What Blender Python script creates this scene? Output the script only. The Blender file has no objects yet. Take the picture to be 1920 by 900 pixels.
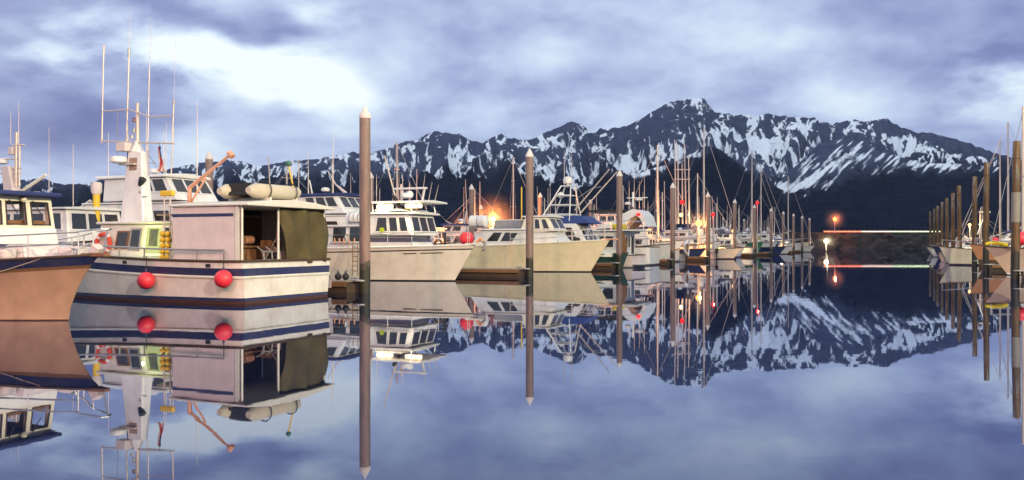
import bpy, math, random
import numpy as np
from mathutils import Vector, Matrix

random.seed(11)
R = math.radians
SC = bpy.context.scene
COL = SC.collection

# ------------------------------------------------------------------ measures
F, HZ, CAMH = 1663.0, 455.0, 2.1         # focal length and horizon of the photograph (1920 wide), eye height above the water
DOCK = R(24.2)                           # bearing of the harbour's long walkway
AX = Vector((math.sin(DOCK), math.cos(DOCK)))     # along the walkway
OX = Vector((math.cos(DOCK), -math.sin(DOCK)))    # out of a berth into the channel
BOW_OUT, BOW_IN = -DOCK, math.pi - DOCK

def at(px, Y, py=HZ):
    return Vector(((px - 960) / F * Y, Y, CAMH + (HZ - py) / F * Y))

def ao(a, o):
    p = AX * a + OX * o
    return Vector((p.x, p.y, 0))

# ------------------------------------------------------------------ mesh builder
class MB:
    def __init__(s):
        s.v, s.f, s.m = [], [], []
    def add(s, verts, faces, mi=0):
        b = len(s.v)
        s.v += [tuple(p) for p in verts]
        s.f += [tuple(b + i for i in f) for f in faces]
        s.m += [mi] * len(faces)
        return s
    def hexa(s, lo, hi, mi=0):
        return s.add(list(lo) + list(hi), [(3, 2, 1, 0), (4, 5, 6, 7), (0, 1, 5, 4), (1, 2, 6, 5), (2, 3, 7, 6), (3, 0, 4, 7)], mi)
    def box(s, c, d, mi=0, rz=0.0):
        x, y, z = (k / 2 for k in d)
        ca, sa = math.cos(rz), math.sin(rz)
        q = [(c[0] + a * x * ca - b * y * sa, c[1] + a * x * sa + b * y * ca) for a, b in ((-1, -1), (1, -1), (1, 1), (-1, 1))]
        return s.hexa([(p[0], p[1], c[2] - z) for p in q], [(p[0], p[1], c[2] + z) for p in q], mi)
    def prism(s, poly, off, mi=0):
        n = len(poly)
        off = Vector(off)
        a = [Vector(p) for p in poly]
        return s.add(a + [p + off for p in a], [tuple(range(n))[::-1], tuple(range(n, 2 * n))] + [(i, (i + 1) % n, n + (i + 1) % n, n + i) for i in range(n)], mi)
    def tube(s, pts, r, n=6, mi=0, closed=False):
        pts = [Vector(p) for p in pts]
        k = len(pts)
        rs = r if isinstance(r, (list, tuple)) else [r] * k
        vs, prev = [], None
        for i, p in enumerate(pts):
            if closed:
                d = pts[(i + 1) % k] - pts[i - 1]
            else:
                d = pts[min(i + 1, k - 1)] - pts[max(i - 1, 0)]
            d = d.normalized() if d.length > 1e-9 else Vector((0, 0, 1))
            u = prev if prev is not None else (Vector((0, 0, 1)) if abs(d.z) < .9 else Vector((1, 0, 0)))
            w = d.cross(u)
            if w.length < 1e-4:
                w = d.cross(Vector((0, 1, 0)))
            w.normalize()
            u = w.cross(d).normalized()
            prev = u
            for j in range(n):
                t = 2 * math.pi * j / n
                vs.append(p + (u * math.cos(t) + w * math.sin(t)) * rs[i])
        fs = []
        for i in range(k if closed else k - 1):
            a, b = i * n, ((i + 1) % k) * n
            fs += [(a + j, b + j, b + (j + 1) % n, a + (j + 1) % n) for j in range(n)]
        if not closed:
            fs += [tuple(range(n)), tuple(range((k - 1) * n, k * n))[::-1]]
        return s.add(vs, fs, mi)
    def lathe(s, prof, c=(0, 0, 0), n=12, mi=0):
        vs, fs = [], []
        for r, z in prof:
            vs += [(c[0] + r * math.cos(2 * math.pi * j / n), c[1] + r * math.sin(2 * math.pi * j / n), c[2] + z) for j in range(n)]
        for i in range(len(prof) - 1):
            fs += [(i * n + j, i * n + (j + 1) % n, (i + 1) * n + (j + 1) % n, (i + 1) * n + j) for j in range(n)]
        fs += [tuple(range(n))[::-1], tuple(range((len(prof) - 1) * n, len(prof) * n))]
        return s.add(vs, fs, mi)
    def ball(s, c, r, n=14, m=8, sz=1.0, mi=0):
        return s.lathe([(max(r * math.sin(math.pi * i / m), 1e-3), -r * sz * math.cos(math.pi * i / m)) for i in range(m + 1)], c, n, mi)
    def build(s, name, mats, parent=None, smooth=False, bevel=0.0):
        me = bpy.data.meshes.new(name)
        me.from_pydata(s.v, [], s.f)
        mats = mats if isinstance(mats, (list, tuple)) else [mats]
        for m in mats:
            me.materials.append(m)
        me.polygons.foreach_set('material_index', s.m)
        if smooth:
            me.polygons.foreach_set('use_smooth', [True] * len(s.f))
        me.update()
        o = bpy.data.objects.new(name, me)
        COL.objects.link(o)
        if parent is not None:
            o.parent = parent
        if smooth:
            try:
                me.set_sharp_from_angle(angle=R(40))
            except Exception:
                pass
        if bevel:
            b = o.modifiers.new('edges', 'BEVEL')
            b.width, b.segments, b.limit_method = bevel, 2, 'ANGLE'
            b.angle_limit = R(35)
        return o

def tag(o, label=None, cat=None, group=None, kind=None):
    if label: o['label'] = label
    if cat: o['category'] = cat
    if group: o['group'] = group
    if kind: o['kind'] = kind
    return o

def thing(name, label, cat, loc=(0, 0, 0), rz=0.0, group=None):
    o = bpy.data.objects.new(name, None)
    COL.objects.link(o)
    o.location = loc
    o.rotation_euler = (0, 0, rz)
    return tag(o, label, cat, group)

def copy_tree(o, parent=None):
    c = o.copy()
    COL.objects.link(c)
    c.parent = parent
    for ch in KIDS.get(o, ()) or [x for x in o.children]:
        copy_tree(ch, c)
    return c
KIDS = {}

# ------------------------------------------------------------------ materials
class NT:
    def __init__(s, tree):
        s.t = tree
        tree.nodes.clear()
    def n(s, typ, **kw):
        x = s.t.nodes.new(typ)
        for k, v in kw.items():
            if k.startswith('i_'):
                key = k[2:]
                key = int(key) if key.isdigit() else key.replace('_', ' ')
                sock = x.inputs[key]
                if isinstance(v, bpy.types.NodeSocket):
                    s.t.links.new(v, sock)
                else:
                    sock.default_value = v
            else:
                setattr(x, k, v)
        return x
    def math(s, op, a, b=None, c=None, clamp=False):
        x = s.t.nodes.new('ShaderNodeMath')
        x.operation, x.use_clamp = op, clamp
        for i, v in enumerate((a, b, c)):
            if v is None: continue
            if isinstance(v, bpy.types.NodeSocket): s.t.links.new(v, x.inputs[i])
            else: x.inputs[i].default_value = v
        return x.outputs[0]
    def vmath(s, op, a, b=None):
        x = s.t.nodes.new('ShaderNodeVectorMath')
        x.operation = op
        for i, v in enumerate((a, b)):
            if v is None: continue
            if isinstance(v, bpy.types.NodeSocket): s.t.links.new(v, x.inputs[i])
            else: x.inputs[i].default_value = v
        return x.outputs['Value'] if op == 'LENGTH' else x.outputs[0]
    def mix(s, f, a, b, blend='MIX'):
        x = s.t.nodes.new('ShaderNodeMix')
        x.data_type, x.blend_type = 'RGBA', blend
        for k, v in ((0, f), (6, a), (7, b)):
            if isinstance(v, bpy.types.NodeSocket): s.t.links.new(v, x.inputs[k])
            else: x.inputs[k].default_value = v if k == 0 else (*v[:3], 1)
        return x.outputs[2]
    def ramp(s, f, stops, interp='LINEAR'):
        x = s.t.nodes.new('ShaderNodeValToRGB')
        x.color_ramp.interpolation = interp
        e = x.color_ramp.elements
        while len(e) > 1: e.remove(e[-1])
        for i, (p, c) in enumerate(stops):
            k = e[0] if i == 0 else e.new(p)
            k.position = p
            k.color = (*c[:3], 1) if isinstance(c, (tuple, list)) else (c, c, c, 1)
        s.t.links.new(f, x.inputs[0])
        return x.outputs[0]

MATS = {}
def paint(name, col, rough=.45, metal=0.0, var=.16, scale=1.6, streak=.12, bump=.0, spec=.5, dirt_or_reflection=None):
    """A surface of one real colour with uneven tone, run-off streaks and a little grain."""
    if name in MATS: return MATS[name]
    m = bpy.data.materials.new(name)
    m.use_nodes = True
    T = NT(m.node_tree)
    tc = T.n('ShaderNodeTexCoord').outputs['Object']
    n1 = T.n('ShaderNodeTexNoise', i_Vector=tc, i_Scale=scale, i_Detail=6.0, i_Roughness=.6).outputs[0]
    mp = T.n('ShaderNodeMapping', i_Vector=tc, i_Scale=(5, 5, .5)).outputs[0]
    n2 = T.n('ShaderNodeTexNoise', i_Vector=mp, i_Scale=1.0, i_Detail=4.0, i_Roughness=.6).outputs[0]
    d = dirt_or_reflection or (col[0] * .42, col[1] * .40, col[2] * .36)
    f1 = T.math('MULTIPLY', T.ramp(n1, [(.38, 0.0), (.72, 1.0)]), var * 1.6)
    f2 = T.math('MULTIPLY', T.ramp(n2, [(.52, 0.0), (.85, 1.0)]), streak * 1.3)
    c = T.mix(f1, col, d)
    c = T.mix(f2, c, d)
    b = T.n('ShaderNodeBsdfPrincipled', i_Base_Color=c, i_Metallic=metal)
    b.inputs['Specular IOR Level'].default_value = spec
    rr = T.math('ADD', T.math('MULTIPLY', n1, .25), rough - .12)
    m.node_tree.links.new(rr, b.inputs['Roughness'])
    if bump:
        n3 = T.n('ShaderNodeTexNoise', i_Vector=tc, i_Scale=scale * 12, i_Detail=4.0).outputs[0]
        bp = T.n('ShaderNodeBump', i_Strength=bump, i_Distance=.02, i_Height=n3)
        m.node_tree.links.new(bp.outputs[0], b.inputs['Normal'])
    o = T.n('ShaderNodeOutputMaterial')
    m.node_tree.links.new(b.outputs[0], o.inputs[0])
    MATS[name] = m
    return m

def lamp_mat(name, col, strength):
    if name in MATS: return MATS[name]
    m = bpy.data.materials.new(name)
    m.use_nodes = True
    T = NT(m.node_tree)
    e = T.n('ShaderNodeEmission', i_Color=(*col, 1), i_Strength=strength)
    o = T.n('ShaderNodeOutputMaterial')
    m.node_tree.links.new(e.outputs[0], o.inputs[0])
    try: m.cycles.emission_sampling = 'NONE'
    except Exception: pass
    MATS[name] = m
    return m

WHITE = paint('white_gelcoat', (.74, .73, .72), .32, streak=.16)
CREAM = paint('cream_gelcoat', (.74, .68, .54), .35, streak=.18)
PALE = paint('pale_painted_wood', (.68, .66, .60), .5, streak=.2, bump=.1)
ROOFW = paint('white_roof', (.66, .66, .66), .5)
CANVASW = paint('white_canvas', (.66, .58, .57), .75, streak=.14, bump=.15)
NAVY = paint('navy_paint', (.014, .022, .095), .35, var=.4, dirt_or_reflection=(.06, .06, .08))
NAVYC = paint('navy_canvas', (.018, .03, .13), .8, bump=.2)
BLUEC = paint('blue_canvas', (.02, .045, .19), .7, bump=.2)
RUST = paint('rust_red_bottom', (.055, .018, .012), .65, var=.3)
BLACKP = paint('black_rubber', (.014, .013, .014), .6)
DARKW = paint('dark_weathered_wood', (.075, .045, .028), .7, var=.3, bump=.3)
BROWNW = paint('brown_wood', (.22, .105, .05), .6, var=.25, bump=.2)
DECKW = paint('pale_dock_boards', (.30, .235, .19), .75, var=.3, bump=.3)
STEEL = paint('stainless_rail', (.55, .52, .52), .3, metal=.85, var=.1)
GALV = paint('galvanised', (.36, .34, .34), .45, metal=.5)
ALU = paint('mast_aluminium', (.62, .52, .46), .42, metal=.3)
GLASS = paint('dark_cabin_glass', (.010, .012, .016), .13, var=.32, scale=.8, streak=0, spec=.8, dirt_or_reflection=(.075, .045, .028))  # brown patches in the glass colour stand in for reflections
TEAL = paint('teal_tarp', (.012, .12, .11), .6, bump=.3)
REDB = paint('red_buoy_vinyl', (.74, .03, .06), .45, var=.3, scale=4, streak=.15, dirt_or_reflection=(.30, .05, .05))
ORANGE = paint('orange_paint', (.70, .36, .23), .5, var=.3)
YELLOW = paint('yellow_float', (.72, .47, .03), .5)
YCANV = paint('yellow_canvas', (.62, .46, .02), .75, bump=.2)
MESHC = paint('brown_mesh_curtain', (.085, .066, .024), .8, var=.35, streak=.3, bump=.4)
HYPAL = paint('tan_inflatable', (.52, .46, .36), .55)
GREYH = paint('grey_hull', (.28, .27, .30), .45)
GREENP = paint('green_paint', (.03, .15, .09), .5)
BLUEH = paint('blue_hull', (.02, .035, .11), .35)
REDH = paint('red_hull', (.35, .04, .03), .4)
CONC = paint('grey_concrete', (.30, .28, .27), .8, bump=.2)
INSIDE = paint('cabin_interior', (.16, .11, .07), .7)
WARM = lamp_mat('warm_lamp', (1.0, .52, .16), 4.0)
SODIUM = lamp_mat('sodium_lamp', (1.0, .27, .045), 4.2)
WHITEL = lamp_mat('white_lamp', (1.0, .74, .34), 4)
REDL = lamp_mat('red_lamp', (1.0, .02, .02), 2.5)
GREENW = lamp_mat('greenish_cabin_light', (.80, .84, .34), .75)
AMBER = lamp_mat('amber_cabin_light', (1.0, .30, .08), .9)

# piles: steel, rusty tone, wet and weedy foot; wooden ones
def pile_mat(name, c_up, c_var, c_foot, foot, bands=0):
    m = bpy.data.materials.new(name)
    m.use_nodes = True
    T = NT(m.node_tree)
    tc = T.n('ShaderNodeTexCoord').outputs['Object']
    n1 = T.n('ShaderNodeTexNoise', i_Vector=T.n('ShaderNodeMapping', i_Vector=tc, i_Scale=(6, 6, .7)).outputs[0], i_Scale=1.0, i_Detail=7.0, i_Roughness=.65).outputs[0]
    n2 = T.n('ShaderNodeTexNoise', i_Vector=tc, i_Scale=3.5, i_Detail=5.0).outputs[0]
    c = T.mix(T.ramp(n1, [(.38, 0.0), (.62, 1.0)]), c_up, c_var)
    z = T.n('ShaderNodeSeparateXYZ', i_Vector=tc).outputs[2]
    h = T.math('ADD', z, T.math('MULTIPLY', T.math('SUBTRACT', n2, .5), 1.1))
    f = T.n('ShaderNodeMapRange', i_Value=h, i_1=foot - .12, i_2=foot + .12, i_3=1.0, i_4=0.0).outputs[0]
    c = T.mix(f, c, T.mix(n2, c_foot, (c_foot[0] * .3, c_foot[1] * .3, c_foot[2] * .3)))
    tp = T.math('MULTIPLY', T.n('ShaderNodeMapRange', i_Value=z, i_1=5.2, i_2=7.6, i_3=0.0, i_4=.55).outputs[0], T.ramp(n1, [(.5, 0.0), (.6, 1.0)]))
    c = T.mix(tp, c, (.5, .46, .43))
    bp = T.n('ShaderNodeBump', i_Strength=.35, i_Distance=.02, i_Height=n1)
    b = T.n('ShaderNodeBsdfPrincipled', i_Base_Color=c, i_Roughness=.62, i_Normal=bp.outputs[0])
    o = T.n('ShaderNodeOutputMaterial')
    m.node_tree.links.new(b.outputs[0], o.inputs[0])
    return m
PILE = pile_mat('steel_pile', (.26, .17, .145), (.15, .105, .095), (.028, .030, .016), 1.15)
PILEW = pile_mat('wooden_pile', (.14, .066, .016), (.016, .011, .008), (.012, .009, .007), 1.7)
CAP = paint('white_pile_cap', (.72, .66, .63), .5)

# ------------------------------------------------------------------ camera
cam = bpy.data.cameras.new('camera')
cam.sensor_width, cam.lens = 36.0, 36.0 * F / 1920
cam.shift_y = (HZ - 450) / 1920
cam.clip_end = 30000
co = bpy.data.objects.new('camera', cam)
COL.objects.link(co)
co.location, co.rotation_euler = (0, 0, CAMH), (R(90), 0, 0)
SC.camera = co

# ------------------------------------------------------------------ sky
W = bpy.data.worlds.new('World')
SC.world = W
W.use_nodes = True
T = NT(W.node_tree)
SUN_EL, SUN_ROT = R(14), R(-50)
g = T.n('ShaderNodeTexCoord').outputs['Generated']
sx = T.n('ShaderNodeSeparateXYZ', i_Vector=g)
X, Y_, Z_ = sx.outputs
az = T.math('ARCTAN2', X, Y_)
el = T.math('ARCSINE', Z_)
nz = T.math('ADD', T.math('ABSOLUTE', Z_), .32)
flat = T.n('ShaderNodeCombineXYZ', i_0=T.math('DIVIDE', X, nz), i_1=T.math('DIVIDE', Y_, nz), i_2=0.0).outputs[0]
w1 = T.n('ShaderNodeTexNoise', i_Vector=flat, i_Scale=2.3, i_Detail=5.0, i_Roughness=.55)
w2 = T.n('ShaderNodeTexNoise', i_Vector=T.vmath('ADD', flat, (7.3, 2.1, 4.0)), i_Scale=3.3, i_Detail=7.0, i_Roughness=.55, i_Distortion=.12).outputs[0]
w3 = T.n('ShaderNodeTexNoise', i_Vector=T.n('ShaderNodeMapping', i_Vector=g, i_Scale=(5, 5, 9)).outputs[0], i_Scale=1.15, i_Detail=6.0, i_Roughness=.54, i_Distortion=.15)
wv = T.vmath('MULTIPLY', T.vmath('SUBTRACT', w3.outputs[1], (.5, .5, .5)), (.17, .085, 0))
P = T.vmath('ADD', T.n('ShaderNodeCombineXYZ', i_0=az, i_1=el, i_2=0.0).outputs[0], wv)
val = T.math('MULTIPLY_ADD', T.math('SUBTRACT', w2, .5), .85, .46)
val = T.math('MULTIPLY_ADD', T.math('SUBTRACT', w3.outputs[0], .5), .62, val)
# brighter breaks (+) and heavier banks (-) in the overcast, as bearing and height above the horizon
BLOBS = [(140, 75, 95, 34, .62), (250, 115, 110, 36, .50), (360, 115, 70, 30, .35), (470, 128, 90, 28, .45), (575, 110, 80, 32, .45),
         (640, 160, 50, 34, .42), (560, 160, 90, 24, .28), (690, 30, 55, 26, .38), (610, 25, 45, 20, .2), (1030, 195, 110, 26, .22), (985, 120, 120, 34, .12), (1400, 95, 170, 20, .13),
         (1130, 60, 140, 40, .06), (1845, 115, 60, 30, .62), (1885, 165, 60, 28, .5), (1560, 200, 120, 24, .14), (1280, 165, 110, 30, .06), (450, 262, 140, 40, .08),
         (30, 40, 70, 36, -.10), (300, 30, 120, 26, -.24), (440, 70, 90, 22, -.26), (60, 170, 110, 36, -.14), (150, 225, 130, 34, -.22), (90, 270, 140, 30, -.12),
         (330, 155, 40, 14, -.18), (330, 225, 70, 34, -.12), (600, 205, 60, 18, -.08), (760, 110, 70, 60, -.04), (1720, 150, 100, 50, -.12), (1620, 40, 120, 40, -.08), (1890, 40, 60, 50, -.18),
         (1830, 225, 90, 30, -.08), (700, 250, 120, 22, .05), (1000, 30, 200, 30, -.04)]
brk = T.n('ShaderNodeMapRange', i_Value=w2, i_1=.36, i_2=.60, i_3=.15, i_4=1.35).outputs[0]
for bx, by, bw, bh, k in BLOBS:
    a0 = math.atan((bx - 960) / F)
    q = math.hypot(F, bx - 960)
    e0 = math.atan((HZ - by) / q)
    d = T.vmath('MULTIPLY', T.vmath('SUBTRACT', P, (a0, e0, 0)), (F / bw * .8, F / bh * .8, 0))
    L = T.vmath('LENGTH', d)
    gss = T.math('EXPONENT', T.math('MULTIPLY', T.math('MULTIPLY', L, L), -1.0))
    val = T.math('MULTIPLY_ADD', T.math('MULTIPLY', gss, brk) if k > .2 else gss, k * (.60 if k > .2 else 1.3), val)
up = T.n('ShaderNodeMapRange', i_Value=el, i_1=R(20), i_2=R(55), i_3=0.0, i_4=.42).outputs[0]
bh_ = T.n('ShaderNodeMapRange', i_Value=Y_, i_1=.2, i_2=-.5, i_3=0.0, i_4=.22).outputs[0]
val = T.math('MULTIPLY_ADD', val, 1.18, -.065)
val = T.math('ADD', val, T.math('ADD', up, bh_))      # unseen sky overhead and behind, brightened to light snow and boats
skyc = T.ramp(val, [(0.0, (.150, .182, .40)), (.18, (.228, .272, .52)), (.40, (.358, .430, .68)), (.58, (.52, .625, .85)), (.78, (.72, .84, .96)), (1.0, (.90, .99, 1.02))])
nish = T.n('ShaderNodeTexSky', sky_type='NISHITA', sun_disc=False, sun_elevation=SUN_EL, sun_rotation=SUN_ROT)
b1 = T.n('ShaderNodeBackground', i_Color=skyc, i_Strength=0.93)
b2 = T.n('ShaderNodeBackground', i_Color=nish.outputs[0], i_Strength=.05)
mx = T.n('ShaderNodeMixShader', i_0=.94)
W.node_tree.links.new(b2.outputs[0], mx.inputs[1])
W.node_tree.links.new(b1.outputs[0], mx.inputs[2])
wo = T.n('ShaderNodeOutputWorld')
W.node_tree.links.new(mx.outputs[0], wo.inputs[0])
try:
    W.cycles.sampling_method = 'MANUAL'
    W.cycles.sample_map_resolution = 512
except Exception: pass

sl = bpy.data.lights.new('sun', 'SUN')
sl.energy, sl.angle, sl.color = .35, R(20), (1.0, .93, .88)
so = bpy.data.objects.new('sun', sl)
COL.objects.link(so)
so.rotation_euler = Vector((math.sin(SUN_ROT) * math.cos(SUN_EL), math.cos(SUN_ROT) * math.cos(SUN_EL), math.sin(R(32)))).to_track_quat('Z', 'Y').to_euler()

def point(loc, power, col, rad=.15, name='lamp_light'):
    l = bpy.data.lights.new(name, 'POINT')
    l.energy, l.color, l.shadow_soft_size = power, col, rad
    o = bpy.data.objects.new(name, l)
    COL.objects.link(o)
    o.location = loc
    return o

# ------------------------------------------------------------------ water
m = bpy.data.materials.new('harbour_water')
m.use_nodes = True
T = NT(m.node_tree)
geo = T.n('ShaderNodeNewGeometry')
pos = geo.outputs['Position']
nA = T.n('ShaderNodeTexNoise', i_Vector=T.n('ShaderNodeMapping', i_Vector=pos, i_Scale=(.55, 1.1, 1)).outputs[0], i_Scale=1.0, i_Detail=3.0, i_Roughness=.5).outputs[0]
nB = T.n('ShaderNodeTexNoise', i_Vector=T.n('ShaderNodeMapping', i_Vector=pos, i_Scale=(.05, .09, 1)).outputs[0], i_Scale=1.0, i_Detail=2.0).outputs[0]
hgt = T.math('ADD', T.math('MULTIPLY', nA, .35), T.math('MULTIPLY', nB, 2.0))
bp = T.n('ShaderNodeBump', i_Strength=.022, i_Distance=.1, i_Height=hgt)
lw = T.n('ShaderNodeLayerWeight', i_Blend=.5)
fac = T.ramp(lw.outputs['Facing'], [(0.0, .04), (.55, .20), (.70, .28), (.80, .48), (.88, .64), (.965, .84), (1.0, .95)])
gl = T.n('ShaderNodeBsdfAnisotropic', i_Color=(.82, .86, 1.0, 1), i_Roughness=.014, i_Normal=bp.outputs[0])
df = T.n('ShaderNodeBsdfDiffuse', i_Color=(.006, .010, .030, 1))
mxs = T.n('ShaderNodeMixShader', i_0=fac)
m.node_tree.links.new(df.outputs[0], mxs.inputs[1])
m.node_tree.links.new(gl.outputs[0], mxs.inputs[2])
o = T.n('ShaderNodeOutputMaterial')
m.node_tree.links.new(mxs.outputs[0], o.inputs[0])
wb = MB()
wb.add([(-9000, -400, 0), (9000, -400, 0), (9000, 9000, 0), (-9000, 9000, 0)], [(0, 1, 2, 3)])
tag(wb.build('water', m), 'still blue harbour water mirroring boats, piles and snowy mountains', 'water', kind='structure')

# ------------------------------------------------------------------ mountains
def gnoise(x, y, seed):
    xi, yi = np.floor(x).astype(np.int64), np.floor(y).astype(np.int64)
    xf, yf = x - xi, y - yi
    def gr(ix, iy, dx, dy):
        h = (ix * 374761393 + iy * 668265263 + seed * 974711) & 0x7fffffff
        h = ((h ^ (h >> 13)) * 1274126177) & 0x7fffffff
        h = h ^ (h >> 16)
        a = (h % 4096) / 4096.0 * 2 * np.pi
        return np.cos(a) * dx + np.sin(a) * dy
    u, v = xf * xf * xf * (xf * (xf * 6 - 15) + 10), yf * yf * yf * (yf * (yf * 6 - 15) + 10)
    a = gr(xi, yi, xf, yf) * (1 - u) + gr(xi + 1, yi, xf - 1, yf) * u
    b = gr(xi, yi + 1, xf, yf - 1) * (1 - u) + gr(xi + 1, yi + 1, xf - 1, yf - 1) * u
    return (a * (1 - v) + b * v) * 1.5
def fbm(x, y, seed, octv=5, gain=.5):
    s, a = 0, 1.0
    for k in range(octv):
        s = s + a * gnoise(x * 2 ** k, y * 2 ** k, seed + k)
        a *= gain
    return s
def ridged(x, y, seed, octv=5, gain=.55):
    s, a, w = 0, 1.0, 1.0
    for k in range(octv):
        n = (1 - np.abs(gnoise(x * 2 ** k, y * 2 ** k, seed + k))) ** 2
        s = s + a * n * w
        w = np.clip(n * 1.6, 0, 1)
        a *= gain
    return s

def terrain(name, ridge, D0, D1, snowline, snow, px0, px1, dpx, nt, amp, seed, label, slant=0.0, expo=.85, drop=.4, edge=2.2):
    px = np.arange(px0, px1 + .1, dpx)
    rx, ry = np.array([p[0] for p in ridge], float), np.array([p[1] for p in ridge], float)
    rid = HZ - np.interp(px, rx, ry)
    rid = rid + edge * fbm(px / 11.0, px * 0 + .3, seed + 50, 4) * np.clip(rid / 80, 0, 1)
    t = np.concatenate([np.linspace(0, 1, nt), [1.04, 1.10, 1.2]])
    PX, TT = np.meshgrid(px, t)
    RID = np.tile(rid, (len(t), 1))
    tt = np.clip(TT, 0, 1)
    v0 = RID * tt ** expo                                         # height as pixels above the horizon seen from the quay
    py0 = HZ - v0
    wx = PX + 26 * fbm(PX / 70.0, v0 / 70.0, seed + 11, 3) + slant * v0
    rg = ridged(wx / 62.0, v0 / 105.0, seed, 6)
    fin = fbm(wx / 9.0, v0 / 17.0, seed + 3, 4)
    low = np.clip(((HZ - v0) - np.interp(PX, [p[0] for p in snowline], [p[1] for p in snowline]) + 6) / 30.0, 0, 1)
    env = np.clip((1 - tt) * 5, 0, 1) * np.clip(tt * 2.5, 0, 1) * (1 - .72 * low)
    v = v0 + env * (amp * np.tanh((rg - 1.05) * 1.2) * .8 + amp * .13 * fin)
    v = np.where(v > v0 + .25 * (RID - v0) , v0 + .25 * (RID - v0) + .35 * (v - v0 - .25 * (RID - v0)), v)
    v = np.minimum(v, RID - 3 * (1 - tt))
    v = np.where(TT > 1, RID * (1 - drop * (TT - 1) / .2), v)
    v = np.maximum(v, 0)
    D = D0 + (D1 - D0) * TT + env * 120 * (rg - .95)
    Xw, Zw = (PX - 960) / F * D, v / F * D + CAMH * np.clip(tt * 40, 0, 1) - 3 * (tt <= 0)
    # snow lies in the gullies and on the bowls above its line
    s = snow(PX, HZ - v, rg, fin, wx, v0)
    sl_ = np.interp(PX, [p[0] for p in snowline], [p[1] for p in snowline]) + 9 * fbm(PX / 22.0, v0 / 22.0, seed + 77, 4)
    s = np.where(HZ - v0 > sl_, np.minimum(s, -.6 * ((HZ - v0) - sl_) / 8.0 + s), s)
    veg = np.clip(((HZ - v0) - sl_ + 30) / 40.0, 0, 1)
    me = bpy.data.meshes.new(name)
    n, k = len(px), len(t)
    vs = np.stack([Xw, D, Zw], -1).reshape(-1, 3)
    idx = np.arange(n * k).reshape(k, n)
    q = np.stack([idx[:-1, :-1], idx[:-1, 1:], idx[1:, 1:], idx[1:, :-1]], -1).reshape(-1, 4)
    me.vertices.add(len(vs)); me.vertices.foreach_set('co', vs.ravel())
    me.loops.add(q.size); me.loops.foreach_set('vertex_index', q.ravel().astype(np.int32))
    me.polygons.add(len(q)); me.polygons.foreach_set('loop_start', np.arange(0, q.size, 4, dtype=np.int32))
    me.polygons.foreach_set('use_smooth', np.ones(len(q), bool))
    me.update(calc_edges=True)
    for nm, arr in (('snow', s), ('veg', veg)):
        at_ = me.attributes.new(nm, 'FLOAT', 'POINT')
        at_.data.foreach_set('value', arr.ravel().astype(np.float32))
    me.materials.append(ROCK)
    o = bpy.data.objects.new(name, me)
    COL.objects.link(o)
    return tag(o, label, 'mountains', kind='structure')

ROCK = bpy.data.materials.new('rock_snow_forest')
ROCK.use_nodes = True
T = NT(ROCK.node_tree)
sn = T.n('ShaderNodeAttribute', attribute_name='snow').outputs['Fac']
vg = T.n('ShaderNodeAttribute', attribute_name='veg').outputs['Fac']
ps = T.n('ShaderNodeNewGeometry').outputs['Position']
rn = T.n('ShaderNodeTexNoise', i_Vector=ps, i_Scale=.018, i_Detail=9.0, i_Roughness=.72).outputs[0]
rock = T.mix(T.ramp(rn, [(.35, 0.0), (.7, 1.0)]), (.040, .048, .098), (.085, .094, .155))  # blue of the far air is put into rock and forest colours
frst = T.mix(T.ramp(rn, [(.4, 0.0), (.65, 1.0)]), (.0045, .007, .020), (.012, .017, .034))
bc = T.mix(vg, rock, frst)
sf = T.n('ShaderNodeMapRange', i_Value=T.math('ADD', sn, T.math('MULTIPLY', T.math('SUBTRACT', rn, .5), .16)), i_1=-.10, i_2=.16, i_3=0.0, i_4=1.0).outputs[0]
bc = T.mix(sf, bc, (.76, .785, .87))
b = T.n('ShaderNodeBsdfPrincipled', i_Base_Color=bc, i_Roughness=.9)
b.inputs['Specular IOR Level'].default_value = 0
o = T.n('ShaderNodeOutputMaterial')
ROCK.node_tree.links.new(b.outputs[0], o.inputs[0])

def blobs(PX, PY, lst):
    s = 0
    for bx, by, bw, bh, ang, k in lst:
        c, d = math.cos(R(ang)), math.sin(R(ang))
        dx, dy = PX - bx, PY - by
        s = s + k * np.exp(-((dx * c + dy * d) / bw) ** 2 - ((-dx * d + dy * c) / bh) ** 2)
    return s

RIDGE = [(-400, 352), (-100, 350), (0, 345), (40, 338), (75, 333), (110, 345), (160, 345), (200, 332), (300, 322), (350, 310), (380, 304), (430, 300), (455, 303), (480, 311), (530, 304), (600, 297),
         (640, 290), (660, 285), (690, 289), (720, 280), (745, 270), (765, 264), (785, 262), (800, 252), (815, 245), (840, 250), (862, 252), (885, 264), (905, 268), (925, 255), (940, 252), (960, 260), (985, 262),
         (1000, 260), (1015, 252), (1030, 245), (1050, 237), (1065, 230), (1075, 228), (1090, 233), (1105, 244), (1115, 249), (1125, 241), (1140, 242), (1175, 235), (1190, 228), (1210, 217), (1235, 202), (1255, 193),
         (1270, 187), (1290, 186), (1310, 184), (1322, 187), (1330, 199), (1340, 211), (1360, 213), (1380, 216), (1400, 214), (1420, 219), (1440, 213), (1460, 218), (1500, 220), (1530, 222), (1545, 229), (1560, 233),
         (1590, 225), (1602, 223), (1620, 228), (1635, 226), (1650, 223), (1662, 223), (1680, 234), (1700, 241), (1720, 248), (1755, 251), (1785, 258), (1820, 270), (1860, 285), (1890, 293), (1920, 304), (1980, 330), (2100, 362), (2500, 400)]
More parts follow.
